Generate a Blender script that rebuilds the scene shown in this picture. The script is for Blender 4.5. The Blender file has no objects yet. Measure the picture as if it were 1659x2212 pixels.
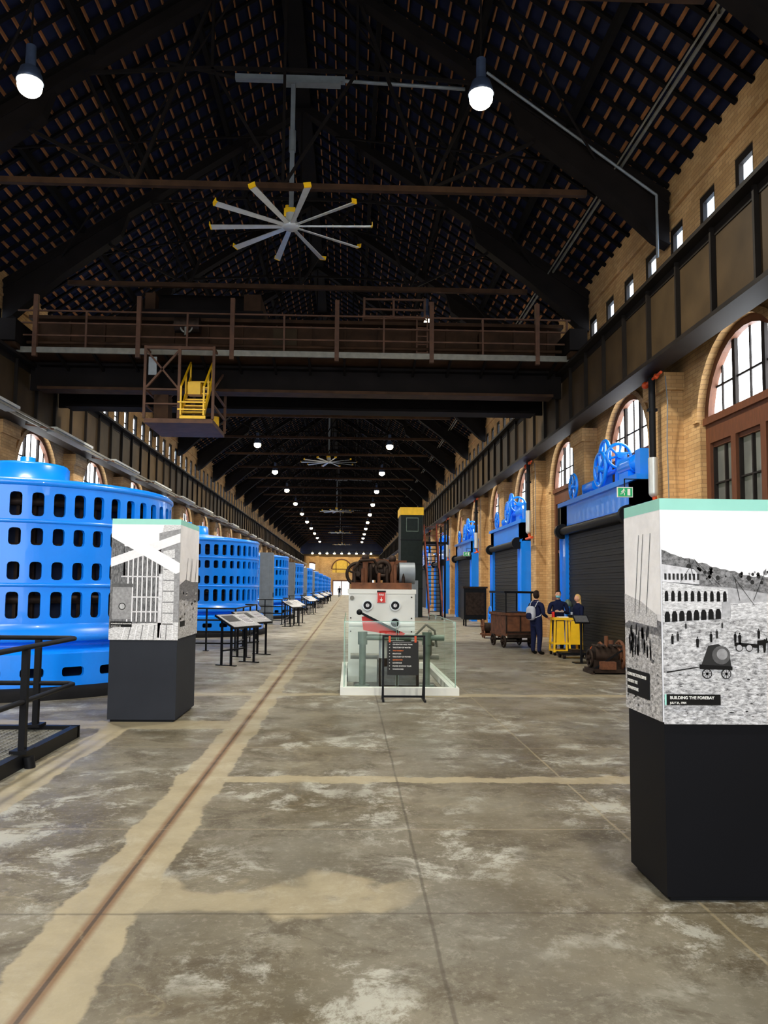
import bpy, math, random
from mathutils import Vector, Matrix
random.seed(7)
SC=bpy.context.scene
COL=SC.collection
def S(r,g,b):
    def c(v):
        v/=255.
        return v/12.92 if v<=.04045 else ((v+.055)/1.055)**2.4
    return (c(r),c(g),c(b))
# ------------------------------------------------------------------ materials
def mat(name,col,rough=.6,metal=0.,var=.18,scale=6.,bump=0.,emit=0.,ecol=None,coat=0.,stretch=(1,1,1)):
    m=bpy.data.materials.new(name);m.use_nodes=True
    nt=m.node_tree;b=nt.nodes['Principled BSDF']
    tc=nt.nodes.new('ShaderNodeTexCoord');mp=nt.nodes.new('ShaderNodeMapping')
    mp.inputs['Scale'].default_value=stretch
    nz=nt.nodes.new('ShaderNodeTexNoise');nz.inputs['Scale'].default_value=scale;nz.inputs['Detail'].default_value=5
    cr=nt.nodes.new('ShaderNodeValToRGB')
    cr.color_ramp.elements[0].position=.3;cr.color_ramp.elements[1].position=.7
    cr.color_ramp.elements[0].color=tuple(max(0,c*(1-var)) for c in col)+(1,)
    cr.color_ramp.elements[1].color=tuple(min(1,c*(1+var)) for c in col)+(1,)
    L=nt.links.new
    L(tc.outputs['Object'],mp.inputs['Vector']);L(mp.outputs[0],nz.inputs['Vector']);L(nz.outputs['Fac'],cr.inputs[0]);L(cr.outputs[0],b.inputs['Base Color'])
    b.inputs['Roughness'].default_value=rough;b.inputs['Metallic'].default_value=metal
    if max(col)<.07: b.inputs['Specular IOR Level'].default_value=.13
    if coat: b.inputs['Coat Weight'].default_value=coat
    if emit:
        b.inputs['Emission Strength'].default_value=emit
        b.inputs['Emission Color'].default_value=tuple(ecol or col)+(1,)
    if bump:
        bp=nt.nodes.new('ShaderNodeBump');bp.inputs['Strength'].default_value=bump;bp.inputs['Distance'].default_value=.02
        L(nz.outputs['Fac'],bp.inputs['Height']);L(bp.outputs[0],b.inputs['Normal'])
    return m
def brick_mat():
    m=bpy.data.materials.new('tan_brick');m.use_nodes=True
    nt=m.node_tree;b=nt.nodes['Principled BSDF'];L=nt.links.new;N=nt.nodes.new
    g=N('ShaderNodeNewGeometry');sp=N('ShaderNodeSeparateXYZ');L(g.outputs['Position'],sp.inputs[0])
    ad=N('ShaderNodeMath');ad.operation='ADD';L(sp.outputs[0],ad.inputs[0]);L(sp.outputs[1],ad.inputs[1])
    cb=N('ShaderNodeCombineXYZ');L(ad.outputs[0],cb.inputs[0]);L(sp.outputs[2],cb.inputs[1])
    br=N('ShaderNodeTexBrick');br.inputs['Scale'].default_value=1.
    br.inputs['Brick Width'].default_value=.24;br.inputs['Row Height'].default_value=.085;br.inputs['Mortar Size'].default_value=.005
    br.inputs['Color1'].default_value=S(212,174,122)+(1,);br.inputs['Color2'].default_value=S(192,152,102)+(1,);br.inputs['Mortar'].default_value=S(156,124,88)+(1,)
    L(cb.outputs[0],br.inputs['Vector'])
    nz=N('ShaderNodeTexNoise');nz.inputs['Scale'].default_value=.7;nz.inputs['Detail'].default_value=6;L(g.outputs['Position'],nz.inputs['Vector'])
    mr=N('ShaderNodeMapRange');mr.inputs[1].default_value=.3;mr.inputs[2].default_value=.7;mr.inputs[3].default_value=.7;mr.inputs[4].default_value=1.12;L(nz.outputs['Fac'],mr.inputs[0])
    mx=N('ShaderNodeVectorMath');mx.operation='SCALE';L(br.outputs['Color'],mx.inputs[0]);L(mr.outputs[0],mx.inputs['Scale'])
    L(mx.outputs[0],b.inputs['Base Color']);b.inputs['Roughness'].default_value=.85;b.inputs['Specular IOR Level'].default_value=.25
    return m
def floor_mat():
    m=bpy.data.materials.new('old_concrete');m.use_nodes=True
    nt=m.node_tree;b=nt.nodes['Principled BSDF'];L=nt.links.new;N=nt.nodes.new
    g=N('ShaderNodeNewGeometry');sp=N('ShaderNodeSeparateXYZ');L(g.outputs['Position'],sp.inputs[0])
    def noise(s,d=6,rough=.6,w=0):
        n=N('ShaderNodeTexNoise');n.inputs['Scale'].default_value=s;n.inputs['Detail'].default_value=d;n.inputs['Roughness'].default_value=rough
        n.inputs['Distortion'].default_value=w
        L(g.outputs['Position'],n.inputs['Vector']);return n.outputs['Fac']
    def math_(op,a,bb=None,c=None):
        n=N('ShaderNodeMath');n.operation=op
        for i,v in enumerate((a,bb,c)):
            if v is None: continue
            if isinstance(v,(int,float)): n.inputs[i].default_value=v
            else: L(v,n.inputs[i])
        return n.outputs[0]
    def rng(v,a,bb,c=0.,d=1.):
        n=N('ShaderNodeMapRange');n.inputs[1].default_value=a;n.inputs[2].default_value=bb;n.inputs[3].default_value=c;n.inputs[4].default_value=d;L(v,n.inputs[0]);return n.outputs[0]
    def mix(f,a,bb):
        n=N('ShaderNodeMix');n.data_type='RGBA'
        if isinstance(f,(int,float)): n.inputs['Factor'].default_value=f
        else: L(f,n.inputs['Factor'])
        for s_,v in ((6,a),(7,bb)):
            if isinstance(v,tuple): n.inputs[s_].default_value=v+(1,)
            else: L(v,n.inputs[s_])
        return n.outputs[2]
    wob=noise(1.6,4);wobf=noise(9,3)
    wx=math_('ADD',math_('MULTIPLY',math_('SUBTRACT',wob,.5),.26),math_('MULTIPLY',math_('SUBTRACT',wobf,.5),.06))
    wl=math_('MULTIPLY',math_('SUBTRACT',noise(.9,3),.5),1.7)
    X=math_('ADD',sp.outputs[0],wx);Y=math_('ADD',sp.outputs[1],math_('MULTIPLY',wx,1.5))
    YW=math_('ADD',sp.outputs[1],math_('ADD',wl,wx))
    def band(v,c,w,soft=.02):
        return rng(math_('ABSOLUTE',math_('SUBTRACT',v,c)),w,w+soft,1,0)
    base=mix(rng(noise(.9,8,.65),.40,.60),S(76,68,50),S(106,100,84))
    base=mix(rng(noise(.35,5),.45,.6,0,.7),base,S(100,98,89))
    base=mix(rng(sp.outputs[1],8,30,0,.6),base,S(176,167,148))  # paler down the hall: reflected brightness of the far floor painted into the colour
    worn=rng(noise(2.4,15,.8,.3),.5,.57)
    area=rng(noise(.55,4),.44,.54)
    base=mix(math_('MULTIPLY',math_('MULTIPLY',worn,area),.72),base,S(166,167,158))
    base=mix(math_('MULTIPLY',rng(noise(1.7,13,.78,.5),.5,.6),.72),base,S(60,51,35))
    base=mix(math_('MULTIPLY',rng(noise(.6,10,.75,.5),.5,.6),math_('MULTIPLY',rng(sp.outputs[1],8,14),.5)),base,S(84,78,62))
    base=mix(math_('MULTIPLY',rng(noise(20,8,.8),.52,.64),.34),base,S(154,150,138))
    light=S(150,140,114)
    m1=band(X,-1.27,.2);
    m1=math_('MAXIMUM',m1,math_('MULTIPLY',band(Y,6.95,.10),rng(sp.outputs[0],-1.3,-1.25)))
    m1=math_('MAXIMUM',m1,math_('MULTIPLY',math_('MULTIPLY',band(YW,4.4,.10,.08),.8),math_('MULTIPLY',rng(sp.outputs[0],-1.3,-1.2),rng(X,.2,.5,1,0))))
    m1=math_('MAXIMUM',m1,band(Y,12.3,.14))
    m1=math_('MAXIMUM',m1,math_('MULTIPLY',band(Y,9.6,.26),rng(sp.outputs[0],-1.3,-1.25,1,0)))
    m1=math_('MAXIMUM',m1,math_('MULTIPLY',band(X,-2.75,.16),rng(sp.outputs[1],9.6,10,1,0)))
    base=mix(math_('MULTIPLY',math_('MULTIPLY',m1,.85),rng(noise(3.5,8,.7),.3,.6,.7,1)),base,light)
    base=mix(math_('MULTIPLY',band(sp.outputs[0],-1.27,.024,.03),.8),base,S(100,66,32))
    base=mix(math_('MULTIPLY',band(sp.outputs[0],-1.27,.007,.006),.8),base,S(40,30,18))
    thin=math_('ADD',sp.outputs[0],math_('MULTIPLY',math_('SUBTRACT',wob,.5),.03))
    for c in (.44,1.93,3.6,5.2): base=mix(math_('MULTIPLY',band(thin,c,.005,.008),.6),base,S(48,40,28) if c<1 else S(140,130,104))
    thy=math_('ADD',sp.outputs[1],math_('MULTIPLY',math_('SUBTRACT',wob,.5),.03))
    for c in (4.15,5.55,8.3,10.4): base=mix(math_('MULTIPLY',band(thy,c,.005,.010),.5),base,S(140,130,106) if c>5 else S(48,40,28))
    v=N('ShaderNodeTexVoronoi');v.feature='DISTANCE_TO_EDGE';v.inputs['Scale'].default_value=.27
    dv=N('ShaderNodeVectorMath');dv.operation='ADD'
    nn=N('ShaderNodeTexNoise');nn.inputs['Scale'].default_value=2.5;nn.inputs['Detail'].default_value=8;L(g.outputs['Position'],nn.inputs['Vector']);L(g.outputs['Position'],dv.inputs[0]);L(nn.outputs['Color'],dv.inputs[1]);L(dv.outputs[0],v.inputs['Vector'])
    base=mix(math_('MULTIPLY',rng(v.outputs['Distance'],.0,.006,1,0),.22),base,S(150,138,110))
    L(base,b.inputs['Base Color'])
    L(rng(noise(1.7,6),.35,.65,.34,.6),b.inputs['Roughness']);b.inputs['Specular IOR Level'].default_value=.32
    bp=N('ShaderNodeBump');bp.inputs['Strength'].default_value=.12;bp.inputs['Distance'].default_value=.01;L(noise(30,4),bp.inputs['Height']);L(bp.outputs[0],b.inputs['Normal'])
    return m
def glass_mat(name,col,alpha):
    m=bpy.data.materials.new(name);m.use_nodes=True;nt=m.node_tree;nt.nodes.clear();N=nt.nodes.new;L=nt.links.new
    o=N('ShaderNodeOutputMaterial');t=N('ShaderNodeBsdfTransparent');t.inputs[0].default_value=col+(1,)
    gl=N('ShaderNodeBsdfGlossy');gl.inputs['Roughness'].default_value=.03;gl.inputs[0].default_value=(.9,1,.95,1)
    nz=N('ShaderNodeTexNoise');nz.inputs['Scale'].default_value=3
    mr=N('ShaderNodeMapRange');mr.inputs[3].default_value=alpha*.8;mr.inputs[4].default_value=alpha*1.2;L(nz.outputs['Fac'],mr.inputs[0])
    mx=N('ShaderNodeMixShader');L(mr.outputs[0],mx.inputs[0]);L(t.outputs[0],mx.inputs[1]);L(gl.outputs[0],mx.inputs[2]);L(mx.outputs[0],o.inputs[0])
    return m
def pane_mat(name,c1,c2,st,scale=.6):
    m=bpy.data.materials.new(name);m.use_nodes=True;nt=m.node_tree;b=nt.nodes['Principled BSDF'];N=nt.nodes.new;L=nt.links.new
    g=N('ShaderNodeNewGeometry');nz=N('ShaderNodeTexNoise');nz.inputs['Scale'].default_value=scale;nz.inputs['Detail'].default_value=4;L(g.outputs['Position'],nz.inputs['Vector'])
    cr=N('ShaderNodeValToRGB');cr.color_ramp.elements[0].position=.4;cr.color_ramp.elements[1].position=.6
    cr.color_ramp.elements[0].color=c1+(1,);cr.color_ramp.elements[1].color=c2+(1,);L(nz.outputs['Fac'],cr.inputs[0])
    L(cr.outputs[0],b.inputs['Emission Color']);b.inputs['Emission Strength'].default_value=st
    b.inputs['Base Color'].default_value=(.1,.1,.1,1);b.inputs['Roughness'].default_value=.15
    return m
def photo_mat(name,lo,hi,scale,stretch=(1,1,1),p0=.38,p1=.62,dist=0.):
    m=bpy.data.materials.new(name);m.use_nodes=True;nt=m.node_tree;b=nt.nodes['Principled BSDF'];N=nt.nodes.new;L=nt.links.new
    tc=N('ShaderNodeTexCoord');mp=N('ShaderNodeMapping');mp.inputs['Scale'].default_value=stretch;L(tc.outputs['Object'],mp.inputs[0])
    nz=N('ShaderNodeTexNoise');nz.inputs['Scale'].default_value=scale;nz.inputs['Detail'].default_value=12;nz.inputs['Roughness'].default_value=.78;nz.inputs['Distortion'].default_value=dist;L(mp.outputs[0],nz.inputs['Vector'])
    cr=N('ShaderNodeValToRGB');cr.color_ramp.elements[0].position=p0;cr.color_ramp.elements[1].position=p1
    cr.color_ramp.elements[0].color=S(lo,lo,lo+2)+(1,);cr.color_ramp.elements[1].color=S(hi,hi,hi+2)+(1,);L(nz.outputs['Fac'],cr.inputs[0]);L(cr.outputs[0],b.inputs['Base Color'])
    b.inputs['Roughness'].default_value=.45
    return m
BRICK=brick_mat();FLOOR=floor_mat()
BLUE=mat('blue_enamel',(.002,.235,.95),.28,0,.05,1.5,coat=.3)
BLUED=mat('dark_blue_interior',(.012,.02,.05),.6)
BLACK=mat('black_paint',S(18,19,22),.45,0,.15,9)
BLACKR=mat('grey_black_laminate',S(40,43,50),.6,0,.08,3)
BLACKN=mat('near_black_laminate',S(9,10,15),.5,0,.08,3)
STEEL=mat('rusty_dark_steel',S(58,40,27),.7,.0,.35,3,.2)
STEELD=mat('sooty_steel',S(20,16,15),.8,.0,.3,2,.1)
STEELB=mat('brown_steel_railing',S(84,54,35),.7,.0,.3,4,.1)
GIRD=mat('bronze_girder',S(58,46,30),.6,.0,.25,1.5)
GIRDF=mat('dark_flange',S(28,24,21),.6,.0,.25,2)
NAVY=mat('roof_deck',S(26,31,52),.8,0,.35,1)
RAFT=mat('rafter_timber_black',S(14,12,12),.85,0,.2,3)
BATT=mat('batten_timber',S(144,94,52),.8,0,.4,2)
WOOD=mat('window_timber',S(96,54,28),.6,0,.2,5,stretch=(6,6,1))
WOODD=mat('dark_window_frame',S(40,36,34),.6)
PANE=pane_mat('daylit_glass',(.86,.93,1.),(1,1,1),6.0)
PANEC=pane_mat('daylit_clerestory_glass',(.62,.78,1.),(.9,.96,1),3.6)
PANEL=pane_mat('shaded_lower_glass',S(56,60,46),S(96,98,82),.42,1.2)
GREY=mat('grey_metal',S(118,126,132),.5,.2,.1)
LGREY=mat('aluminium',S(196,200,198),.35,.4,.08)
WHITE=mat('white_paint',S(222,224,218),.45,0,.05,2)
WARMW=mat('galvanised',S(120,118,108),.5,.2,.2)
YEL=mat('safety_yellow',S(240,190,14),.45,0,.08)
ORG=mat('orange_paint',S(206,74,18),.5,0,.1)
REDB=mat('rust_red_rail',S(120,50,28),.5,0,.1)
RED=mat('sign_red',S(206,34,22),.5,0,.08)
GREENS=mat('exit_green',S(20,140,84),.5,0,.05,emit=.3)
MINT=mat('mint_strip',S(150,214,200),.5,0,.04)
RUST=mat('rust_brown',S(100,60,36),.85,0,.4,7,.4)
RUSTD=mat('dark_oily_iron',S(52,42,36),.55,.5,.4,9,.2)
CONC=mat('plinth',S(22,22,24),.8)
SHUT=mat('shutter_slats',S(44,43,40),.5,.0,.15)
BULB=mat('lamp_bulb',(1,.9,.7),.4,emit=30,ecol=(1,.84,.5))
BULBF=mat('lamp_shade',S(70,84,110),.35,.3)
GLASS=glass_mat('railing_glass',(.955,.985,.97),.05)
GEDGE=mat('glass_edge',S(150,184,170),.2)
PIPEG=mat('green_grey_pipe',S(96,112,100),.45,.2)
DGREEN=mat('tower_cladding',S(26,34,32),.5)
NAVYC=mat('navy_cloth',S(24,30,58),.9,0,.2,14,.2)
SKIN=mat('skin',S(214,160,132),.55,0,.05)
HAIRD=mat('dark_hair',S(40,30,26),.7)
HAIRB=mat('blonde_hair',S(206,166,104),.6,0,.2,30,stretch=(1,1,.1))
MASK=mat('face_mask',S(120,190,206),.8,0,.03)
CLOTHG=mat('grey_cloth',S(176,180,190),.9,0,.1)
SHOE=mat('shoe_leather',S(24,22,22),.5)
MAROON=mat('dark_trousers',S(28,28,38),.9)
LIPS=mat('lips',S(176,96,88),.5)
PH={g:mat('photo_print_grey_%d'%g,S(min(255,g),min(255,g),int(min(255,g*1.02))),.45,0,.25 if 60<g<210 else .04,30+g%7) for g in (18,44,78,110,140,172,204,230,250)}
RUB=photo_mat('photo_print_rubble',60,222,26,(1,1,2.4),.36,.6,.4)
HILL=photo_mat('photo_print_hill',40,150,30,(1,1,1.5))
FACADE=photo_mat('photo_print_facade',150,238,40,(1,1,3))
SKYP=photo_mat('photo_print_sky',235,254,2)
DARKP=photo_mat('photo_print_dark',22,130,18,(2.5,1,.8))
TXT=mat('lettering_white',S(235,235,232),.5,0,.02)
TXTO=mat('lettering_orange',S(232,120,50),.5,0,.02)
# ------------------------------------------------------------------ mesh builder
class MB:
    def __init__(s): s.v=[];s.f=[];s.m=[];s.sm=[];s.ms=[]
    def mi(s,m):
        if m not in s.ms: s.ms.append(m)
        return s.ms.index(m)
    def add(s,vs,fs,m,smooth=False,M=None):
        o=len(s.v);k=s.mi(m)
        s.v+= [tuple(M@Vector(v)) if M else tuple(v) for v in vs]
        for f in fs: s.f.append([i+o for i in f]);s.m.append(k);s.sm.append(smooth)
    def box(s,a,b,m,M=None):
        x0,y0,z0=a;x1,y1,z1=b
        s.add([(x0,y0,z0),(x1,y0,z0),(x1,y1,z0),(x0,y1,z0),(x0,y0,z1),(x1,y0,z1),(x1,y1,z1),(x0,y1,z1)],
              [(0,3,2,1),(4,5,6,7),(0,1,5,4),(1,2,6,5),(2,3,7,6),(3,0,4,7)],m,False,M)
    def beam(s,p,q,w,h,m,up=(0,0,1)):
        p=Vector(p);q=Vector(q);d=(q-p);L=d.length;d.normalize();u=Vector(up)
        if abs(d.dot(u))>.98:u=Vector((0,1,0))
        r=d.cross(u).normalized();u=r.cross(d)
        M=Matrix((( r.x,d.x,u.x,p.x),(r.y,d.y,u.y,p.y),(r.z,d.z,u.z,p.z),(0,0,0,1)))
        s.box((-w/2,0,-h/2),(w/2,L,h/2),m,M)
    def cyl(s,p,q,r0,m,r1=None,n=12,caps=True,smooth=True):
        if r1 is None:r1=r0
        p=Vector(p);q=Vector(q);d=(q-p).normalized();u=Vector((0,0,1))
        if abs(d.dot(u))>.98:u=Vector((0,1,0))
        a=d.cross(u).normalized();b=a.cross(d)
        vs=[];
        for c,r in ((p,r0),(q,r1)):
            for i in range(n):
                t=2*math.pi*i/n;vs.append(c+a*math.cos(t)*r+b*math.sin(t)*r)
        s.add(vs,[(i,i+n,(i+1)%n+n,(i+1)%n) for i in range(n)],m,smooth)
        if caps:
            s.add(vs[:n],[tuple(range(n))],m);s.add(vs[n:],[tuple(range(n-1,-1,-1))],m)
    def tube(s,pts,r,m,n=8,rs=None):
        for i in range(len(pts)-1):
            s.cyl(pts[i],pts[i+1],rs[i] if rs else r,m,rs[i+1] if rs else r,n)
            if i: s.ball(pts[i],rs[i] if rs else r,m,6,4)
    def ball(s,c,r,m,n=12,k=8,sc=(1,1,1),fn=None):
        vs=[];
        for j in range(k+1):
            ph=math.pi*j/k
            for i in range(n):
                t=2*math.pi*i/n
                v=Vector((math.sin(ph)*math.cos(t),math.sin(ph)*math.sin(t),math.cos(ph)))
                if fn: v=fn(v)
                vs.append((c[0]+v[0]*r*sc[0],c[1]+v[1]*r*sc[1],c[2]+v[2]*r*sc[2]))
        s.add(vs,[(j*n+i,(j+1)*n+i,(j+1)*n+(i+1)%n,j*n+(i+1)%n) for j in range(k) for i in range(n)],m,True)
    def lathe(s,prof,m,c=(0,0,0),n=48,smooth=True):
        vs=[(c[0]+r*math.cos(2*math.pi*i/n),c[1]+r*math.sin(2*math.pi*i/n),c[2]+z) for r,z in prof for i in range(n)]
        s.add(vs,[(j*n+i,j*n+(i+1)%n,(j+1)*n+(i+1)%n,(j+1)*n+i) for j in range(len(prof)-1) for i in range(n)],m,smooth)
    def torus(s,c,R,r,m,axis='x',n=24,k=6):
        vs=[]
        for i in range(n):
            t=2*math.pi*i/n
            for j in range(k):
                p=2*math.pi*j/k;a=(R+r*math.cos(p));x=a*math.cos(t);y=a*math.sin(t);z=r*math.sin(p)
                v={'x':(z,x,y),'y':(x,z,y),'z':(x,y,z)}[axis]
                vs.append((c[0]+v[0],c[1]+v[1],c[2]+v[2]))
        s.add(vs,[(i*k+j,((i+1)%n)*k+j,((i+1)%n)*k+(j+1)%k,i*k+(j+1)%k) for i in range(n) for j in range(k)],m,True)
    def wheel(s,c,R,m,axis='x',spokes=6,r=.03,hub=.08):
        s.torus(c,R,r,m,axis)
        ax={'x':(1,0,0),'y':(0,1,0)}[axis];c=Vector(c);A=Vector(ax)
        s.cyl(c-A*.08,c+A*.08,hub,m)
        for i in range(spokes):
            t=2*math.pi*i/spokes+.3
            d=Vector((0,math.cos(t),math.sin(t))) if axis=='x' else Vector((math.cos(t),0,math.sin(t)))
            s.cyl(c,c+d*R,r*.8,m,n=6)
    def prism(s,poly,d0,d1,m,plane='xz'):
        def P(a,d): return {'xz':(a[0],d,a[1]),'yz':(d,a[0],a[1]),'xy':(a[0],a[1],d)}[plane]
        n=len(poly);vs=[P(a,d0) for a in poly]+[P(a,d1) for a in poly]
        s.add(vs,[tuple(range(n)),tuple(range(2*n-1,n-1,-1))]+[(i,(i+1)%n,(i+1)%n+n,i+n) for i in range(n)],m)
    def mesh(s,name):
        me=bpy.data.meshes.new(name);me.from_pydata(s.v,[],s.f)
        for m in s.ms: me.materials.append(m)
        me.polygons.foreach_set('material_index',s.m);me.polygons.foreach_set('use_smooth',s.sm);me.update()
        return me
    def obj(s,name,loc=(0,0,0),parent=None,rz=0):
        return place(s.mesh(name),name,loc,parent,rz)
def place(me,name,loc=(0,0,0),parent=None,rz=0):
    o=bpy.data.objects.new(name,me);o.location=loc;o.rotation_euler=(0,0,rz);COL.objects.link(o)
    if parent:o.parent=parent
    return o
def empty(name,loc=(0,0,0),rz=0):
    o=bpy.data.objects.new(name,None);o.location=loc;o.rotation_euler=(0,0,rz);o.empty_display_size=.2;COL.objects.link(o);return o
def text(s,name,loc,size,m,parent,face='-Y',align='LEFT'):
    c=bpy.data.curves.new(name,'FONT');c.body=s;c.size=size;c.extrude=.0015;c.align_x=align;c.offset=size*.012
    c.materials.append(m);o=bpy.data.objects.new(name,c);o.location=loc
    o.rotation_euler={'-Y':(math.pi/2,0,0),'-X':(math.pi/2,0,-math.pi/2),'+X':(math.pi/2,0,math.pi/2)}[face]
    COL.objects.link(o);o.parent=parent;return o
# ------------------------------------------------------------------ hall constants
XR,XL,XC=7.0,-10.1,-1.55
BAY=5.7;T0=16.3;Y0=T0-5*BAY;Y1=T0+25*BAY
EAVE=10.65;SL=.66
GZ=6.28
CS=.38
def roofz(x): return EAVE+SL*(8.55-abs(x-XC))
b=MB();b.box((XL-.6,Y0,-.2),(XR+.6,Y1+.5,0),FLOOR);b.obj('floor')
ARC=[(math.cos(math.pi*i/16),math.sin(math.pi*i/16)) for i in range(17)]
AR=1.6;SPR=5.05;SILL=1.3
def wall(name,xi,sg):
    b=MB();xo=xi+sg*.6
    def bx(y0,y1,z0,z1): b.box((min(xi,xo),y0,z0),(max(xi,xo),y1,z1),BRICK)
    for k in range(-5,25):
        y0=T0+k*BAY;y1=y0+BAY;yc=(y0+y1)/2
        bx(y0,y1,0,SILL);bx(y0,yc-AR,SILL,6.75);bx(yc+AR,y1,SILL,6.75)
        for i in range(16):
            a,c=ARC[i],ARC[i+1]
            b.prism([(yc+AR*a[0],SPR+AR*a[1]),(yc+AR*a[0],6.75),(yc+AR*c[0],6.75),(yc+AR*c[0],SPR+AR*c[1])],xi,xo,BRICK,'yz')
            R2=AR+.22
            b.prism([(yc+AR*a[0],SPR+AR*a[1]),(yc+R2*a[0],SPR+R2*a[1]*.93),(yc+R2*c[0],SPR+R2*c[1]*.93),(yc+AR*c[0],SPR+AR*c[1])],xi-sg*.06,xi,BRICK,'yz')
        bx(y0,y1,6.75,8.3)
        w=BAY/4
        for j in range(4):
            c=y0+w*(j+.5)+CS;bx(c-w/2,c-.33,8.3,9.6);bx(c+.33,min(c+w/2,Y1),8.3,9.6)
        bx(y0,y1,9.6,EAVE+.1)
        b.box((min(xi,xi-sg*.07),y0,9.95),(max(xi,xi-sg*.07),y1,10.02),BRICK)
        p0,p1=sorted((xi,xi-sg*.35))
        b.box((p0,y0-.5,0),(p1,y0+.5,5.9),BRICK);p0,p1=sorted((xi,xi-sg*.43))
        b.box((p0,y0-.58,5.9),(p1,y0+.58,GZ-.01),BRICK);b.box((p0,y0-.56,0),(p1,y0+.56,.3),BRICK)
    return b.obj(name)
wall('wall_right',XR,1);wall('wall_left',XL,-1)
def arch_mesh(sg):
    b=MB()
    def X(a,c): return (min(a*sg,c*sg),max(a*sg,c*sg))
    fx=X(.10,.28)
    for i in range(16):
        a,c=ARC[i],ARC[i+1]
        b.prism([(AR*a[0],SPR+AR*a[1]),((AR-.15)*a[0],SPR+(AR-.15)*a[1]),((AR-.15)*c[0],SPR+(AR-.15)*c[1]),(AR*c[0],SPR+AR*c[1])],fx[0],fx[1],WOOD,'yz')
    b.prism([((AR-.1)*a[0],SPR+(AR-.1)*a[1]) for a in ARC],.23*sg,.25*sg,PANE,'yz')
    def bx(y0,y1,z0,z1,x0,x1,m): x=X(x0,x1);b.box((x[0],y0,z0),(x[1],y1,z1),m)
    bx(-AR,-AR+.17,SILL,SPR,.12,.3,WOOD);bx(AR-.17,AR,SILL,SPR,.12,.3,WOOD)
    bx(-AR,AR,4.6,5.1,.12,.26,WOOD);bx(-AR,AR,4.98,5.12,.06,.26,WOOD);bx(-AR,AR,SILL,SILL+.12,.0,.3,WOOD)
    for y in(-.52,.52):
        bx(y-.09,y+.09,SILL,4.7,.12,.3,WOOD);bx(y-.055,y+.055,5.1,SPR+math.sqrt((AR-.1)**2-y*y),.16,.26,WOODD)
    for y in(-1.05,0,1.05): bx(y-.02,y+.02,5.1,SPR+math.sqrt((AR-.1)**2-y*y),.2,.26,WOODD)
    for z in (5.7,):
        w=math.sqrt((AR-.1)**2-(z-SPR)**2);bx(-w,w,z-.02,z+.02,.2,.26,WOODD)
    for y in(-1.0,0,1.0):
        bx(y-.45,y+.45,2.92,3.02,.18,.3,WOOD);bx(y-.02,y+.02,SILL,4.6,.2,.29,WOODD)
        bx(y-.45,y+.45,4.52,4.6,.18,.3,WOOD)
        for s_ in(-.43,.43): bx(y+s_-.025,y+s_+.025,SILL,4.6,.18,.3,WOODD)
        for z in(2.1,3.8): bx(y-.45,y+.45,z-.015,z+.015,.2,.29,WOODD)
    bx(-AR+.1,AR-.1,SILL,4.7,.26,.28,PANEL)
    return b.mesh('arched_window')
def cler_mesh(sg):
    b=MB();w=BAY/4
    for j in range(4):
        c=(j-1.5)*w+CS
        def bx(y0,y1,z0,z1,x0,x1,m):
            x=(min(x0*sg,x1*sg),max(x0*sg,x1*sg));b.box((x[0],y0,z0),(x[1],y1,z1),m)
        bx(c-.33,c-.27,8.3,9.6,.02,.14,WOODD);bx(c+.2,c+.33,8.3,9.6,.02,.14,WOODD)
        bx(c-.33,c+.33,8.3,8.38,.02,.14,WOODD);bx(c-.33,c+.33,9.45,9.6,.02,.14,WOODD);bx(c-.27,c+.27,8.93,8.98,.08,.13,WOODD)
        bx(c-.27,c+.27,8.38,9.52,.11,.13,PANEC)
    return b.mesh('clerestory_window')
n=1
for sg,x in((1,XR),(-1,XL)):
    am,cm=arch_mesh(sg),cler_mesh(sg)
    for k in range(-5,25):
        yc=T0+k*BAY+BAY/2
        place(am,'window_%d'%n,(x,yc,0));n+=1
        place(cm,'window_%d'%n,(x,yc,0));n+=1
# far wall
b=MB()
b.box((XL-.6,Y1,0),(XR+.6,Y1+.5,8.3),BRICK)
b.prism([(XL-.6,8.3),(XR+.6,8.3),(XR+.6,10.3),(XC,16.6),(XL-.6,10.3)],Y1,Y1+.5,NAVY)
for x in (XL+1.5,XC-5,XC+5,XR-1.5): b.box((x-.4,Y1-.3,0),(x+.4,Y1,8.2),BRICK)
b.box((XL+.02,Y1-.4,8.0),(XR-.02,Y1,8.35),GIRD)
b.obj('wall_far')
def farwin(name,x,r,spr,sill,m):
    b=MB()
    b.prism([(x+r*a[0],spr+r*a[1]) for a in ARC]+[(x-r,sill),(x+r,sill)],Y1-.04,Y1-.02,m)
    for i in range(16):
        a,c=ARC[i],ARC[i+1];R=r+.25
        b.prism([(x+R*a[0],spr+R*a[1]),(x+r*a[0],spr+r*a[1]),(x+r*c[0],spr+r*c[1]),(x+R*c[0],spr+R*c[1])],Y1-.15,Y1,WOOD)
    for y in(-.6,.6): b.box((x+y*r-.06,Y1-.1,sill),(x+y*r+.06,Y1-.03,spr+r*.75),WOODD)
    b.box((x-r,Y1-.1,spr-.1),(x+r,Y1-.03,spr+.1),WOOD)
    b.obj(name)
PANEF=pane_mat('far_glass',(.8,.86,.9),(1,.97,.92),.8)
farwin('window_%d'%n,XC-6.3,1.5,5,2.2,PANEF);farwin('window_%d'%(n+1),XC+6.3,1.5,5,2.2,PANEF)
GOLD=mat('golden_lunette',S(196,160,60),.5,emit=.3,ecol=S(200,160,60))
farwin('window_%d'%(n+2),XC,1.9,5.3,4.6,GOLD)
b=MB();b.box((XC-1.7,Y1-.1,0),(XC+1.7,Y1-.05,2.8),PANEF)
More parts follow.
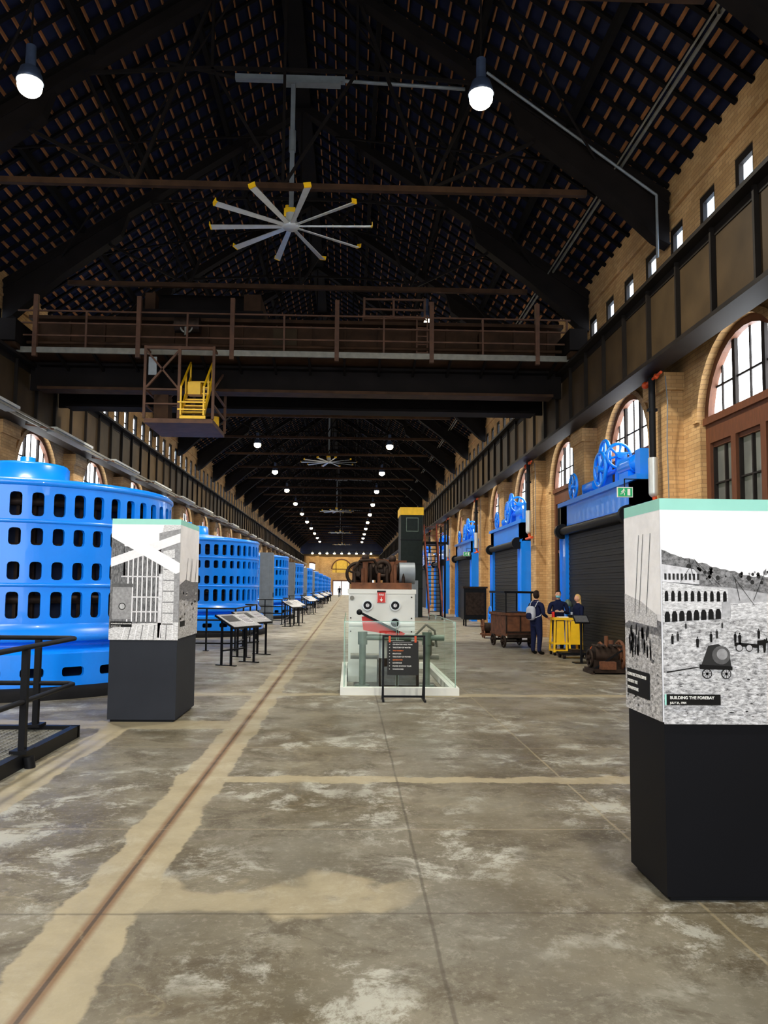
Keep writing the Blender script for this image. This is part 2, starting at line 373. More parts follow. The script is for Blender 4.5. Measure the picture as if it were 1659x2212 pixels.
for x in(-1.75,-.02,1.7): b.box((XC+x-.06,Y1-.16,0),(XC+x+.1,Y1-.05,2.9),WOOD)
b.box((XC-1.85,Y1-.16,2.8),(XC+1.85,Y1-.05,3.1),WOOD);b.obj('door_1')
b=MB()
for i in range(9):
    x=XC-6+i*1.5;b.cyl((x,Y1-1.2,8.6),(x,Y1-1.2,8.9),.1,WARMW);b.ball((x,Y1-1.2,8.45),.22,BULB,8,6,(1,1,.6))
b.beam((XL+.05,Y1-1.2,8.95),(XR-.05,Y1-1.2,8.95),.1,.1,STEELD);b.obj('far_light_bar')
# ceiling
b=MB()
for sg in(-1,1):
    xe=XC+sg*9.3
    b.add([(XC,Y0,roofz(XC)+.12),(xe,Y0,roofz(xe)+.12),(xe,Y1+.5,roofz(xe)+.12),(XC,Y1+.5,roofz(XC)+.12)],[(0,1,2,3)],NAVY)
    for i in range(31):
        x=XC+sg*(.2+i*.28);z=roofz(x)
        b.beam((x,Y0,z+.05),(x,Y1,z+.05),.032,.09,BATT)
    y=Y0+.3
    while y<Y1:
        b.beam((XC,y,roofz(XC)-.02),(XC+sg*8.55,y,roofz(XC+sg*8.55)-.02),.10,.07,RAFT,);y+=.6
b.beam((XC,Y0,16.1),(XC,Y1,16.1),.5,.5,RAFT)
for sg in(-1,1):
    for dx in(2.1,4.2,6.3):
        b.beam((XC+sg*dx,Y0,roofz(XC+dx)-.16),(XC+sg*dx,Y1,roofz(XC+dx)-.16),.12,.2,RAFT)
b.obj('ceiling')
# roof truss
b=MB()
for sg in(-1,1):
    def P(dx,z): return (XC+sg*dx,0,z)
    def RZ(dx): return EAVE+SL*(8.55-dx)
    b.beam(P(0,RZ(0)-.36),P(8.5,RZ(8.5)-.36),.2,.26,STEELD)
    b.beam(P(0,RZ(0)-.5),P(8.5,RZ(8.5)-.5),.3,.04,STEELD)
    b.prism([(XC+sg*a,z) for a,z in((8.5,RZ(8.5)-.2),(8.5,9.25),(8.2,9.4),(7.5,10.05),(6.8,10.65),(6.0,11.25),(5.2,11.85),(5.0,RZ(5.)-.5))],-.12,.12,STEELD)
    pr=[(8.5,9.25),(8.2,9.4),(7.5,10.05),(6.8,10.65),(6.0,11.25),(5.2,11.85)]
    for i in range(5): b.beam(P(*pr[i]),P(*pr[i+1]),.34,.04,STEELD)
    b.beam(P(6.1,RZ(6.1)-.4),P(3.2,10.42),.06,.07,STEELD);b.beam(P(3.2,10.42),P(4.4,RZ(4.4)-.4),.06,.07,STEELD)
    b.beam(P(3.2,10.42),P(1.6,RZ(1.6)-.4),.06,.07,STEELD);b.beam(P(4.4,12.9),P(1.6,13.1),.05,.08,STEELD)
    b.beam(P(1.6,13.1),P(0,10.42),.05,.06,STEELD);b.beam(P(1.6,13.1),P(1.6,RZ(1.6)-.4),.06,.08,STEELD);b.beam(P(0,13.1),P(1.6,13.1),.05,.08,STEELD)
b.beam((XC-6.7,0,10.42),(XC+6.7,0,10.42),.12,.13,STEEL)
b.beam((XC,0,10.42),(XC,0,15.9),.06,.06,STEELD)
tm=b.mesh('roof_truss')
for k in range(-5,25): place(tm,'roof_truss',(0,T0+k*BAY,0))
b=MB()
for k in range(-1,25):
    y=T0+k*BAY
    for sg in(-1,1):
        b.cyl((XC+sg*1,y,roofz(XC+1)-.6),(XC+sg*7,y+BAY,roofz(XC+7)-.6),.03,STEELD,n=6)
        b.cyl((XC+sg*7,y,roofz(XC+7)-.6),(XC+sg*1,y+BAY,roofz(XC+1)-.6),.03,STEELD,n=6)
b.obj('roof_brace_rods')
b=MB();
for x,z,r in((5.9,11.0,.035),(5.75,10.95,.02)): b.cyl((x,Y0,z),(x,Y1-.05,z),r,WARMW,n=8)
for k in range(-4,25): b.beam((5.85,T0+k*BAY+1,10.95),(5.85,T0+k*BAY+1,11.3),.04,.04,WARMW)
b.obj('ceiling_conduit')
b=MB();b.cyl((2.9,16.05,13.0),(6.62,16.05,10.3),.03,GREY);b.cyl((6.62,16.05,10.3),(6.62,16.05,8.9),.03,GREY);b.obj('cable_conduit')
# crane runway girders
GX,GXL=6.28,-9.38
def runway(name,x,sg):
    b=MB();e=Y1-.45
    b.box((x-.03,Y0,GZ+.05),(x+.03,e,8.0),GIRD)
    b.box((x-.25,Y0,7.95),(x+.25,e,8.03),GIRDF);b.box((x-.25,Y0,GZ),(x+.25,e,GZ+.08),GIRDF)
    b.box((x-.06,Y0,8.03),(x+.06,e,8.15),GIRDF)
    b.box((x-.05,Y0,GZ+.08),(x+.05,e,GZ+.24),GIRDF);b.box((x-.05,Y0,7.8),(x+.05,e,7.95),GIRDF)
    y=Y0+.7
    while y<e: b.box((x-.12,y-.03,GZ+.08),(x+.12,y+.03,7.95),GIRDF);y+=BAY/4
    return b.obj(name)
runway('crane_runway_girder',GX,1);runway('crane_runway_girder',GXL,-1)
b=MB()
y=Y0
b.beam((-8.9,Y0,6.2),(-8.9,Y1-.5,6.2),.06,.06,WARMW);b.beam((-8.6,Y0,6.15),(-8.6,Y1-.5,6.15),.05,.05,WARMW)
while y<Y1-5:
    b.box((-8.95,y+.4,6.2),(-8.56,y+3.6,6.27),LGREY);b.box((-8.9,y+.5,6.12),(-8.6,y+3.5,6.2),GREY)
    b.beam((-9.3,y,6.25),(-8.5,y,6.12),.05,.05,STEELB);y+=BAY
b.obj('cable_tray')
# downpipes
b=MB()
b.cyl((0,0,GZ-.05),(0,0,4.5),.07,BLACK);b.cyl((0,0,4.5),(0,0,3.75),.1,LGREY);b.ball((0,0,3.75),.1,LGREY)
b.cyl((0,0,3.75),(.05,0,3.5),.05,ORG);b.cyl((.0,-.55,3.5),(.0,.35,3.5),.045,ORG);b.box((-.1,-.05,5.5),(.1,.05,5.56),BLACK)
b.cyl((0,.4,GZ-.12),(0,-.5,GZ-.06),.03,ORG);b.ball((0,.35,GZ-.12),.08,ORG);b.ball((0,-.25,GZ-.08),.06,ORG)
b.tube([(.15,-.35,GZ-.1),(.16,-.42,5.6),(.16,-.36,4.8),(.17,-.38,3.6)],.012,GREY,6)
pm=b.mesh('downpipe')
for k in(0,2,4,6,8,10): place(pm,'downpipe',(6.44,T0+k*BAY-.25,0))
# ------------------------------------------------------------------ overhead crane
b=MB();cy=21.5
CL,CR=-9.3,6.2
b.box((CL,cy+.7,7.3),(CR,cy+.8,9.35),STEELD)
b.box((CL+.3,cy+.45,7.28),(CR-.3,cy+1.0,7.36),STEEL);b.box((CL+.3,cy+.45,7.98),(CR-.3,cy+1.0,8.05),STEELD)
b.box((CL,cy+.4,9.32),(CR,cy+1.1,9.42),STEEL)
b.box((CL,cy+2.9,7.3),(CR,cy+3.0,9.35),STEELD);b.box((CL,cy+2.6,9.32),(CR,cy+3.3,9.42),STEEL);b.box((CL+.3,cy+2.6,7.28),(CR-.3,cy+3.3,7.36),STEELD)
b.box((CL,cy+.69,8.2),(CR,cy+.7,9.32),STEEL)
b.box((CL,cy-.3,8.12),(CR,cy+.69,8.2),STEEL);b.box((CL,cy-.34,8.1),(CR,cy-.28,8.26),WARMW)
x=CL+.1
while x<CR:
    b.box((x-.03,cy+.62,8.2),(x+.03,cy+.7,9.32),STEEL);b.beam((x,cy+.7,7.9),(x,cy-.25,8.12),.06,.08,STEELD);x+=1.0
for z in(8.6,8.95,9.3): b.beam((CL,cy-.3,z),(CR,cy-.3,z),.04,.04,STEELB)
for x in(-8.8,-5.95,-3.35,-.42,2.25,5.25): b.box((x-.06,cy-.36,8.0),(x+.06,cy-.24,9.75),STEELB)
for x in(-7.4,-4.6,-1.9,.9,3.7,6.1): b.box((x-.025,cy-.33,8.2),(x+.025,cy-.27,9.3),STEELB)
b.cyl((CL+.2,cy-.1,8.45),(CR-.2,cy-.1,8.45),.05,STEEL)
for xx in(GX,GXL):
    b.box((xx-.25,cy-.8,8.3),(xx+.25,cy+4.2,8.9),STEELD)
    for yy in(-.4,.5,3,3.9): b.cyl((xx-.2,cy+yy,8.46),(xx+.2,cy+yy,8.46),.31,STEEL,n=20)
b.box((-6.2,cy+.5,9.45),(-2.6,cy+3.2,9.7),STEELD);b.cyl((-5.8,cy+1.6,10.1),(-3.2,cy+1.6,10.1),.42,STEELD,n=20);b.box((-3.2,cy+.8,9.7),(-2.7,cy+2.8,10.3),STEEL);b.box((-6.1,cy+.8,9.7),(-5.8,cy+2.8,10.3),STEEL)
b.cyl((-5.0,cy-.05,9.05),(-4.3,cy-.05,9.05),.22,RUSTD,n=16);b.cyl((-4.65,cy-.2,8.7),(-4.65,cy-.2,8.98),.06,WARMW);b.torus((-4.65,cy-.2,8.95),.16,.03,WARMW,'y')
b.box((.35,cy+.2,9.42),(2.1,cy+1.6,9.48),STEELB)
for z in(9.7,10.0): 
    b.beam((.35,cy+.2,z),(2.1,cy+.2,z),.05,.05,STEELB);b.beam((.35,cy+1.6,z),(2.1,cy+1.6,z),.05,.05,STEELB)
for x in(.35,1.2,2.1): b.beam((x,cy+.2,9.42),(x,cy+.2,10.05),.06,.06,STEELB);b.beam((x,cy+1.6,9.42),(x,cy+1.6,10.05),.06,.06,STEELB)
for x in(1.85,2.15): b.beam((x,cy-.1,8.2),(x,cy-.1,9.45),.04,.04,STEELB)
for i in range(5): b.beam((1.85,cy-.1,8.35+i*.24),(2.15,cy-.1,8.35+i*.24),.035,.035,STEELB)
b.box((3.7,cy+.3,8.2),(4.3,cy+.6,9.1),STEEL);b.box((-2.3,cy+.55,8.5),(-1.6,cy+.62,9.2),GIRD)
cx0,cx1,c0,c1=-5.6,-3.75,cy-.8,cy+1.2
b.box((cx0,c0,6.08),(cx1,c1,6.2),STEELB)
for x in(cx0,(cx0+cx1)/2,cx1):
    for y in(c0,c1): b.beam((x,y,6.2),(x,y,8.2),.07,.07,STEELB)
for y in(c0,c1):
    b.beam((cx0,y,8.15),(cx1,y,8.15),.08,.08,STEELB)
    for z in(6.6,7.0): b.beam((cx0,y,z),((cx0+cx1)/2,y,z),.04,.04,STEELB)
    b.beam((cx0,y,7.0),((cx0+cx1)/2,y,8.1),.05,.05,STEELB);b.beam((cx0,y,8.1),((cx0+cx1)/2,y,7.0),.05,.05,STEELB)
for x in(cx0,cx1):
    for z in(6.6,7.0,8.15): b.beam((x,c0,z),(x,c1,z),.05,.05,STEELB)
    b.beam((x,c0,7.0),(x,c1,8.1),.05,.05,STEELB)
b.box((cx0+.1,c0+.6,6.2),(cx0+.5,c0+1.1,7.0),STEEL);b.box((cx0+.08,c0+.02,7.4),(cx0+.3,c0+.05,7.9),GREY)
for x in(-4.62,-4.0):
    b.beam((x,c0+.05,6.35),(x,c0+1.2,7.6),.05,.14,YEL);b.beam((x,c0,7.1),(x,c0+1.2,8.1),.045,.045,YEL)
    for t in(0,.5,1): b.beam((x,c0+t*1.2,6.3+t*1.2),(x,c0+t*1.2,7.1+t*1.),.045,.045,YEL)
for i in range(6): b.box((-4.62,c0+.05+i*.2,6.38+i*.22),(-4.0,c0+.25+i*.2,6.42+i*.22),YEL)
b.box((-4.7,c0-.03,6.2),(-3.94,c0+.03,6.28),YEL)
for z in(6.45,6.65): b.beam((-4.7,c0-.02,z),(-3.94,c0-.02,z),.04,.04,YEL)
b.box((-4.55,c0+.5,7.0),(-4.2,c0+.8,7.35),YEL)
b.cyl((-4.0,cy+1.0,6.2),(-4.0,cy+1.0,6.65),.12,YEL)
b.obj('overhead_crane')
# ------------------------------------------------------------------ fans
b=MB()
b.cyl((0,0,.05),(0,0,.3),.13,LGREY);b.lathe([(0,-.05),(.16,-.05),(.2,0),(.2,.06),(.12,.12)],LGREY,n=20)
b.box((-.1,-.1,.3),(.1,.1,.42),YEL);b.cyl((-.09,0,.42),(-.09,0,.5),.05,YEL)
b.box((-.16,-.06,.22),(-.06,.06,.42),YEL)
b.box((-.05,-.05,.4),(.05,.05,3.55),GREY);b.cyl((0,0,1.8),(0,0,2.3),.08,GREY)
b.box((-1.35,-.07,3.5),(1.2,.07,3.62),GREY);b.cyl((1.2,0,3.55),(4.4,0,3.42),.04,GREY);b.box((-.2,-.1,3.42),(1.1,.1,3.5),GREY);b.cyl((-1.3,0,3.55),(-3,0,3.9),.04,STEELD)
for i in range(10):
    a=math.radians(36*i-3);M=Matrix.Rotation(a,4,'Z')@Matrix.Rotation(math.radians(14),4,'X')
    vs=[(.15,-.05,0),(1.84,-.075,-.01),(1.84,.075,-.01),(.15,.05,0)];vs=vs+[(x,y,z+.018) for x,y,z in vs]
    b.add(vs,[(0,3,2,1),(4,5,6,7),(0,1,5,4),(1,2,6,5),(2,3,7,6),(3,0,4,7)],LGREY,False,M)
    b.box((1.84,-.076,-.012),(1.87,.076,.012),YEL,M);b.box((1.865,-.08,-.0),(1.88,.08,.09),YEL,M)
fm=b.mesh('ceiling_fan')
for k in range(5): place(fm,'ceiling_fan',(-1.43,17.2+33.6*k,9.95))
# lamps
b=MB()
b.cyl((0,0,.75),(0,0,3.0),.02,STEELD,n=6);b.cyl((0,0,.36),(0,0,.78),.09,BULBF,n=12)
b.lathe([(.09,.38),(.17,.34),(.22,.18),(.24,.1),(.22,.1),(.16,.28)],BULBF,n=20)
b.ball((0,0,.02),.215,BULB,16,10,(1,1,.85))
lm=b.mesh('pendant_lamp')
for k in range(-1,13):
    y=13.45+k*11.4
    for x in((-5.87,2.32) if k<1 else (-5.8,2.45)):
        e=empty('pendant_lamp',(x,y,10.64 if k<1 else 10.45));place(lm,'lamp_body',(0,0,0),e)
        L=bpy.data.lights.new('lamp_light','SPOT');L.energy=1600;L.spot_size=math.radians(160);L.spot_blend=.8;L.shadow_soft_size=.22;L.color=(1,.93,.8)
        lo=bpy.data.objects.new('lamp_light',L);lo.location=(0,0,-.45);COL.objects.link(lo);lo.parent=e
# ------------------------------------------------------------------ generators
def generator():
    b=MB();NS=52;R=2.55
    def row(z0,z1,h0,h1,r,hw,n,rad=.05):
        cell=2*math.pi*r/n;fr=rad/cell
        for i in range(n):
            def P(u,z,rr): t=2*math.pi*(i+u)/n;return (rr*math.cos(t),rr*math.sin(t),z)
            a0,a1=.5-hw,.5+hw
            inner=[(a0,h0+rad),(a0+fr*.3,h0+rad*.3),(a0+fr,h0),(a1-fr,h0),(a1-fr*.3,h0+rad*.3),(a1,h0+rad),(a1,h1-rad),(a1-fr*.3,h1-rad*.3),(a1-fr,h1),(a0+fr,h1),(a0+fr*.3,h1-rad*.3),(a0,h1-rad)]
            outer=[(0,h0+rad),(0,z0),(a0+fr,z0),(a1-fr,z0),(1,z0),(1,h0+rad),(1,h1-rad),(1,z1),(a1-fr,z1),(a0+fr,z1),(0,z1),(0,h1-rad)]
            vs=[P(u,z,r) for u,z in inner]+[P(u,z,r) for u,z in outer]+[P(u,z,r-.07) for u,z in inner]
            fs=[(j,(j+1)%12,(j+1)%12+12,j+12) for j in range(12)]+[(j,j+24,(j+1)%12+24,(j+1)%12) for j in range(12)]
            b.add(vs,fs,BLUE)
    row(2.64,3.18,2.72,3.08,R,.28,NS);row(2.16,2.64,2.28,2.54,R,.28,NS);row(1.68,2.16,1.76,2.03,R,.28,NS);row(1.10,1.68,1.18,1.58,R,.28,NS)
    b.lathe([(R,3.18),(R+.03,3.2),(R+.03,3.25),(R-.03,3.3),(R-.2,3.32),(.95,3.5),(.72,3.52),(.72,3.77),(.68,3.82),(.2,3.84),(.13,3.84),(.13,3.98),(0,3.99)],BLUE,n=72)
    b.lathe([(R+.0,1.1),(R+.02,1.0),(R+.12,.93),(R+.12,.84),(R-.1,.82),(R-.1,.72),(R+.18,.70),(R+.22,.66)],BLUE,n=72)
    row(.18,.66,.32,.46,R+.22,.28,30,.04)
    for z in(1.68,2.64): b.lathe([(R,z-.03),(R+.02,z-.02),(R+.02,z+.02),(R,z+.03)],BLUE,n=72)
    b.lathe([(R+.22,.18),(R+.3,.16),(R+.34,.1),(R+.34,0)],CONC,n=72)
    b.lathe([(2.2,.1),(2.2,3.2)],BLUED,n=52);b.lathe([(2.2,.5),(2.6,.2)],BLUED,n=52)
    for i in range(60):
        t=2*math.pi*i/60
        b.beam((2.24*math.cos(t),2.24*math.sin(t),.9),(2.24*math.cos(t),2.24*math.sin(t),3.15),.05,.08,RUSTD)
    for z in(1.4,2.2,2.9): b.lathe([(2.22,z),(2.34,z),(2.34,z+.12),(2.22,z+.12)],RUSTD,n=48)
    return b.mesh('generator')
gm=generator()
for k in range(10): place(gm,'generator',(-5.85,14+14*k,0),rz=.04)
# generator barriers / cabinets / stands
b=MB()
def railrun(b,pts,posts,h=1.1,m=BLACK,mids=(.6,)):
    for z in(h,)+tuple(mids):
        for i in range(len(pts)-1): b.cyl((*pts[i],z),(*pts[i+1],z),.022,m,n=8)
    for p in posts:
        b.box((p[0]-.022,p[1]-.022,0),(p[0]+.022,p[1]+.022,h),m);b.box((p[0]-.07,p[1]-.07,0),(p[0]+.07,p[1]+.07,.015),m)
    for p in pts: b.ball((*p,h),.024,m,8,4)
railrun(b,[(-4.4,0),(-2.95,0),(-2.95,4.6),(-3.3,4.6)],[(-4.4,0),(-3.7,0),(-2.95,0),(-2.95,1.5),(-2.95,3.),(-2.95,4.6)],mids=(.8,.5,.2))
rm=b.mesh('safety_railing')
for k in range(8): place(rm,'safety_railing',(0,20.3+14*k,0))
b=MB();b.box((-4.0,-.4,0),(-3.45,.4,3.2),GREY);b.box((-3.45,-.36,.1),(-3.43,-.01,3.1),GREY);b.box((-3.45,.01,.1),(-3.43,.36,3.1),GREY);b.box((-3.9,-.42,.1),(-3.55,-.4,3.1),GREY);b.box((-3.43,-.05,1.2),(-3.4,-.03,1.4),BLACK)
cm=b.mesh('control_cabinet')
for k in range(4): place(cm,'control_cabinet',(0,35+14*k,0))
b=MB()
M=Matrix.Translation((0,0,.93))@Matrix.Rotation(math.radians(28),4,'Y')
b.box((-.28,-.55,-.02),(.28,.55,.02),BLACK,M);b.box((-.26,-.53,.02),(.26,.53,.026),PH[172],M);b.box((-.2,-.45,.026),(.05,.0,.03),PH[78],M);b.box((-.2,.08,.026),(.15,.45,.03),PH[204],M)
for i in range(6): b.box((-.16+i*.05,.12,.03),(-.145+i*.05,.42,.032),PH[44],M)
for y in(-.45,.45):
    for x in(-.12,.12): b.box((x-.02,y-.02,0),(x+.02,y+.02,.93-x*.5),BLACK)
    b.box((-.25,y-.03,0),(.25,y+.03,.02),BLACK)
b.box((-.1,-.45,.3),(-.07,.45,.33),BLACK)
im=b.mesh('interpretive_panel')
for k,(x,y) in enumerate([(-2.4,17.0),(-2.35,19.0)]): place(im,'interpretive_panel',(x,y,0),rz=math.radians(-25))
for k in range(1,6): place(im,'interpretive_panel',(-2.4,20+14*k-1,0),rz=math.radians(-20));place(im,'interpretive_panel',(-2.4,22.5+14*k-1,0),rz=math.radians(-20))
b=MB()
x0,x1,y0,y1=-5.2,-3.03,4.0,8.8
b.box((x1-.04,y0,0),(x1+.04,y1,.13),BLACK);b.box((x0,y1-.04,0),(x1+.04,y1+.04,.13),BLACK)
b.box((x0,y0,.005),(x1,y1,.012),CONC)
x=x0
while x<x1: b.box((x-.006,y0,.06),(x+.006,y1,.09),WARMW);x+=.07
y=y0
while y<y1: b.box((x0,y-.006,.062),(x1,y+.006,.088),WARMW);y+=.07
b.obj('grating_platform')
b=MB()
for z in(1.1,.6):
    b.tube([(-3.03,3.5,z),(-3.03,8.68,z),(-3.1,8.75,z),(-3.88,8.75,z)],.026,BLACK)
b.tube([(-3.88,8.75,1.1),(-3.95,8.75,1.03),(-3.95,8.75,.67),(-3.88,8.75,.6)],.026,BLACK)
for p in((-3.03,7.4),(-3.03,5.2),(-3.45,8.75)):
    b.box((p[0]-.03,p[1]-.03,0.13),(p[0]+.03,p[1]+.03,1.08),BLACK);b.box((p[0]-.08,p[1]-.1,.13),(p[0]+.08,p[1]+.1,.16),BLACK)
b.cyl((-2.95,7.35,.1),(-2.93,7.35,.0),.05,BLACK)
b.obj('safety_railing')
# ------------------------------------------------------------------ sluice gate hoist frames (right)
b=MB()
YA,YB=-3.15,3.15;XF=6.35;XB=6.93
b.box((XF,YA,0),(XB,YA+.65,4.2),BLUE);b.box((XF,YB-.65,0),(XB,YB,4.2),BLUE)
b.box((XF,YA,3.45),(XB,YB,4.2),BLUE);b.box((XF-.08,YA-.05,4.12),(XB,YB+.05,4.24),BLUE);b.box((XF-.03,YA,3.42),(XF,YB,3.52),BLUE)
for yy in(YA,YB-.65):
    b.box((XF-.05,yy,0),(XF,yy+.06,3.5),BLUE);b.box((XF-.05,yy+.59,0),(XF,yy+.65,3.5),BLUE);b.box((XF-.08,yy-.04,0),(XB,yy+.69,.12),BLUE)
for i in range(46):
    z=.02+i*.072;b.box((XF+.06-(.012 if i%2 else 0),YA+.65,z),(XF+.14,YB-.65,z+.068),SHUT)
b.box((XF+.1,YA+.65,0),(XF+.16,YB-.65,3.45),SHUT)
b.cyl((XF-.1,YA+.5,3.38),(XF-.1,YB-.5,3.38),.12,BLACK,n=20)
for y in(YA+.38,YB-.55): b.cyl((XF-.1,y,3.38),(XF-.1,y+.14,3.38),.22,BLACK,n=24)
b.box((XF+.05,-2.6,4.24),(6.9,2.7,4.30),BLUE)
b.wheel((XF-.02,-.6,4.72),.42,BLUE,'x',6,.05,.1);b.wheel((XF+.18,-.35,5.12),.38,BLUE,'x',5,.05,.1);b.wheel((XF+.05,2.0,4.62),.36,BLUE,'x',6,.04,.07)
b.wheel((XF+.3,-1.05,5.0),.3,BLUE,'y',6,.04,.07)
for y in(-1.0,.1): b.prism([(y-.12,4.28),(y+.12,4.28),(y+.07,5.1),(y-.07,5.1)],XF+.25,XF+.5,BLUE,'yz')
for y in(.9,1.6): b.box((XF+.2,y-.05,4.28),(6.75,y+.05,4.62),BLUE)
b.cyl((XF+.38,-1.3,4.72),(XF+.38,1.8,4.62),.06,BLUE)
b.cyl((XF+.3,-2.3,4.62),(XF+.3,-1.5,4.62),.22,BLUE,n=16);b.ball((XF+.3,-2.3,4.62),.2,BLUE);b.box((XF+.1,-2.2,4.28),(XF+.5,-1.6,4.45),BLUE)
b.box((XF+.1,-2.95,4.24),(XF+.55,-2.65,4.85),BLUE)
b.cyl((XF+.3,.6,4.5),(XF+.3,1.5,4.5),.16,BLUE,n=14)
hm=b.mesh('gate_hoist_frame')
for k in range(0,11): place(hm,'gate_hoist_frame',(0,19.75+11.4*k,0))
def exit_sign(loc):
    e=empty('exit_sign',loc);b=MB()
    b.box((-.17,-.02,-.11),(.17,.02,.11),WHITE);b.box((-.155,-.024,-.095),(.155,-.02,.095),GREENS)
    W=TXT
    b.box((.05,-.027,-.07),(.11,-.024,.07),W);b.cyl((-.03,-.027,.06),(-.03,-.024,.06),.016,W)
    b.beam((-.035,-.026,.045),(-.05,-.026,-.005),.002,.028,W,(1,0,0))
    for p,q in(((-.035,.035),(.005,.02)),((-.04,.04),(-.075,.02)),((-.075,.02),(-.085,-.01)),((-.05,0),(-.015,-.025)),((-.015,-.025),(-.02,-.07)),((-.05,-.0),(-.07,-.035)),((-.07,-.035),(-.11,-.045))):
        b.beam((p[0],-.026,p[1]),(q[0],-.026,q[1]),.002,.014,W,(1,0,0))
    b.box((-.01,0,.11),(.01,.02,.3),BLACK);b.box((-.01,.0,.28),(.6,.02,.3),BLACK)
    b.obj('sign_body',(0,0,0),e)
exit_sign((5.95,16.4,3.80));exit_sign((5.9,38.5,3.4))
b=MB();b.box((6.25,15.6,2.7),(6.64,15.79,3.3),GREY);b.box((6.23,15.62,2.72),(6.25,15.77,3.28),WHITE);b.obj('junction_box')
# ------------------------------------------------------------------ kiosks
def kiosk(x0,x1,y0,y1,zb,zt,zs,base,name='exhibit_kiosk'):
    e=empty(name,(x0,y0,0));b=MB();w=x1-x0;d=y1-y0
    b.box((.01,.01,0.03),(w-.01,d-.01,zb),base);b.box((.04,.04,0),(w-.04,d-.04,.04),BLACK)
    b.box((0,0,zb),(w,d,zs),PH[230]);b.box((0,0,zs),(w,d,zt),MINT)
    b.obj('kiosk_body',(0,0,0),e);return e
def art(e,items,fn,name):
    b=MB()
    for m,poly,lay in items:
        b.add([fn(p,lay) for p in poly],[tuple(range(len(poly)))],m)
    return b.obj(name,(0,0,0),e)
kx,ky=1.745,4.27
e=kiosk(kx,kx+.95,ky,ky+.56,.97,2.215,2.15,BLACKN)
pxm=4.27/1662
def FR(p,l): return ((p[0]-1430)*pxm+.006,-.001-.0008*l,1.7-(p[1]-1268)*pxm+(.015 if p[1]<1110 else 0))
Rg=random.Random(3)
it=[(SKYP,[(1430,1103),(1790,1103),(1790,1556),(1430,1556)],0)]
hl=[(1430,1180)]
for i in range(1,37):
    x=1430+i*10;hl.append((x,1180+52*min(1,(i/20.))**.8+(i/36.)*8+Rg.uniform(-3,3)))
it.append((HILL,hl+[(1790,1300),(1430,1300)],1))
for i in range(60):
    x=1432+Rg.random()*330;y=1215+Rg.random()*30+(x-1430)*.04;s=.3+Rg.random()*.6;it.append((PH[44] if i%3 else PH[140],[(x,y),(x+3*s,y-6*s),(x+8*s,y-8*s),(x+13*s,y-3*s),(x+12*s,y+5*s),(x+5*s,y+7*s)],2))
it.append((PH[172],[(1430,1255),(1580,1262),(1700,1280),(1790,1285),(1790,1330),(1430,1345)],3))
it.append((RUB,[(1430,1335),(1500,1329),(1600,1324),(1700,1318),(1790,1318),(1790,1556),(1430,1556)],4))
it.append((FACADE,[(1430,1250),(1575,1266),(1575,1292),(1430,1300)],4))
it.append((PH[204],[(1430,1212),(1500,1222),(1512,1236),(1512,1255),(1430,1250)],4))
for i in range(9):
    x=1435+i*9;it.append((PH[44],[(x,1232),(x+5,1232.5),(x+5,1246),(x,1246)],5))
for i in range(10):
    x=1434+i*14.3;w=4
    it.append((PH[18],[(x-w+5,1293),(x-w+5,1276),(x-2+5,1270),(x+2+5,1270),(x+w+5,1276),(x+w+5,1292)],5))
it.append((FACADE,[(1430,1300),(1560,1292),(1560,1318),(1430,1338)],5))
for i in range(8):
    x=1440+i*16;it.append((PH[18],[(x-6,1338-i),(x-6,1322-i),(x-3,1315-i),(x+3,1315-i),(x+6,1322-i),(x+6,1337-i)],6))
it.append((FACADE,[(1580,1296),(1700,1290),(1790,1292),(1790,1326),(1580,1330)],5))
for i in range(14):
    y=1298+i%3*9;x=1585+i*14;it.append((PH[140],[(x,y),(x+11,y),(x+11,y+1.5),(x,y+1.5)],6))
for (x0,y0,x1,y1) in((1490,1200,1500,1250),(1500,1200,1540,1255),(1500,1205,1470,1250),(1585,1235,1632,1300),(1630,1290,1660,1220),(1470,1195,1520,1225),(1500,1200,1560,1260),(1590,1240,1600,1290)):
    it.append((PH[44],[(x0,y0),(x0+1.2,y0),(x1+1.2,y1),(x1,y1)],6))
for i in range(200):
    y=1342+Rg.random()**.8*212;x=1432+Rg.random()*345;s=(.6+Rg.random()*3)*(y-1290)/190;g=Rg.choice((78,110,140,204,230,204,204,140,172,44))
    a0=Rg.random()*6.3;pp=[(x+s*1.9*Rg.uniform(.6,1)*math.cos(a0+1.05*j),y+s*.6*Rg.uniform(.6,1)*math.sin(a0+1.05*j)) for j in range(6)]
    it.append((PH[g],pp,5+(i%7)*.3))
def man(x,y,h,g=18):
    it.append((PH[g],[(x-h*.10,y),(x-h*.13,y-h*.45),(x-h*.15,y-h*.7),(x-h*.08,y-h*.82),(x+h*.08,y-h*.82),(x+h*.14,y-h*.66),(x+h*.12,y-h*.4),(x+h*.1,y)],8))
    it.append((PH[g],[(x-h*.05,y-h*.84),(x-h*.06,y-h*.95),(x,y-h),(x+h*.06,y-h*.95),(x+h*.05,y-h*.84)],8))
for x,y,h in((1450,1385,22),(1462,1378,20),(1505,1392,24),(1535,1380,22),(1548,1372,20),(1598,1385,26),(1588,1380,22),(1480,1352,14),(1560,1350,14),(1640,1372,22),(1652,1398,26),(1700,1390,24)): man(x,y,h,44 if h<21 else 18)
def disc(cx,cy,r,g,l,n=18): it.append((PH[g],[(cx+r*math.cos(2*math.pi*i/n),cy-r*math.sin(2*math.pi*i/n)) for i in range(n)],l))
it.append((PH[44],[(1512,1430),(1528,1388),(1550,1384),(1574,1400),(1578,1432)],8));disc(1556,1408,20,78,9);disc(1558,1406,12,140,10)
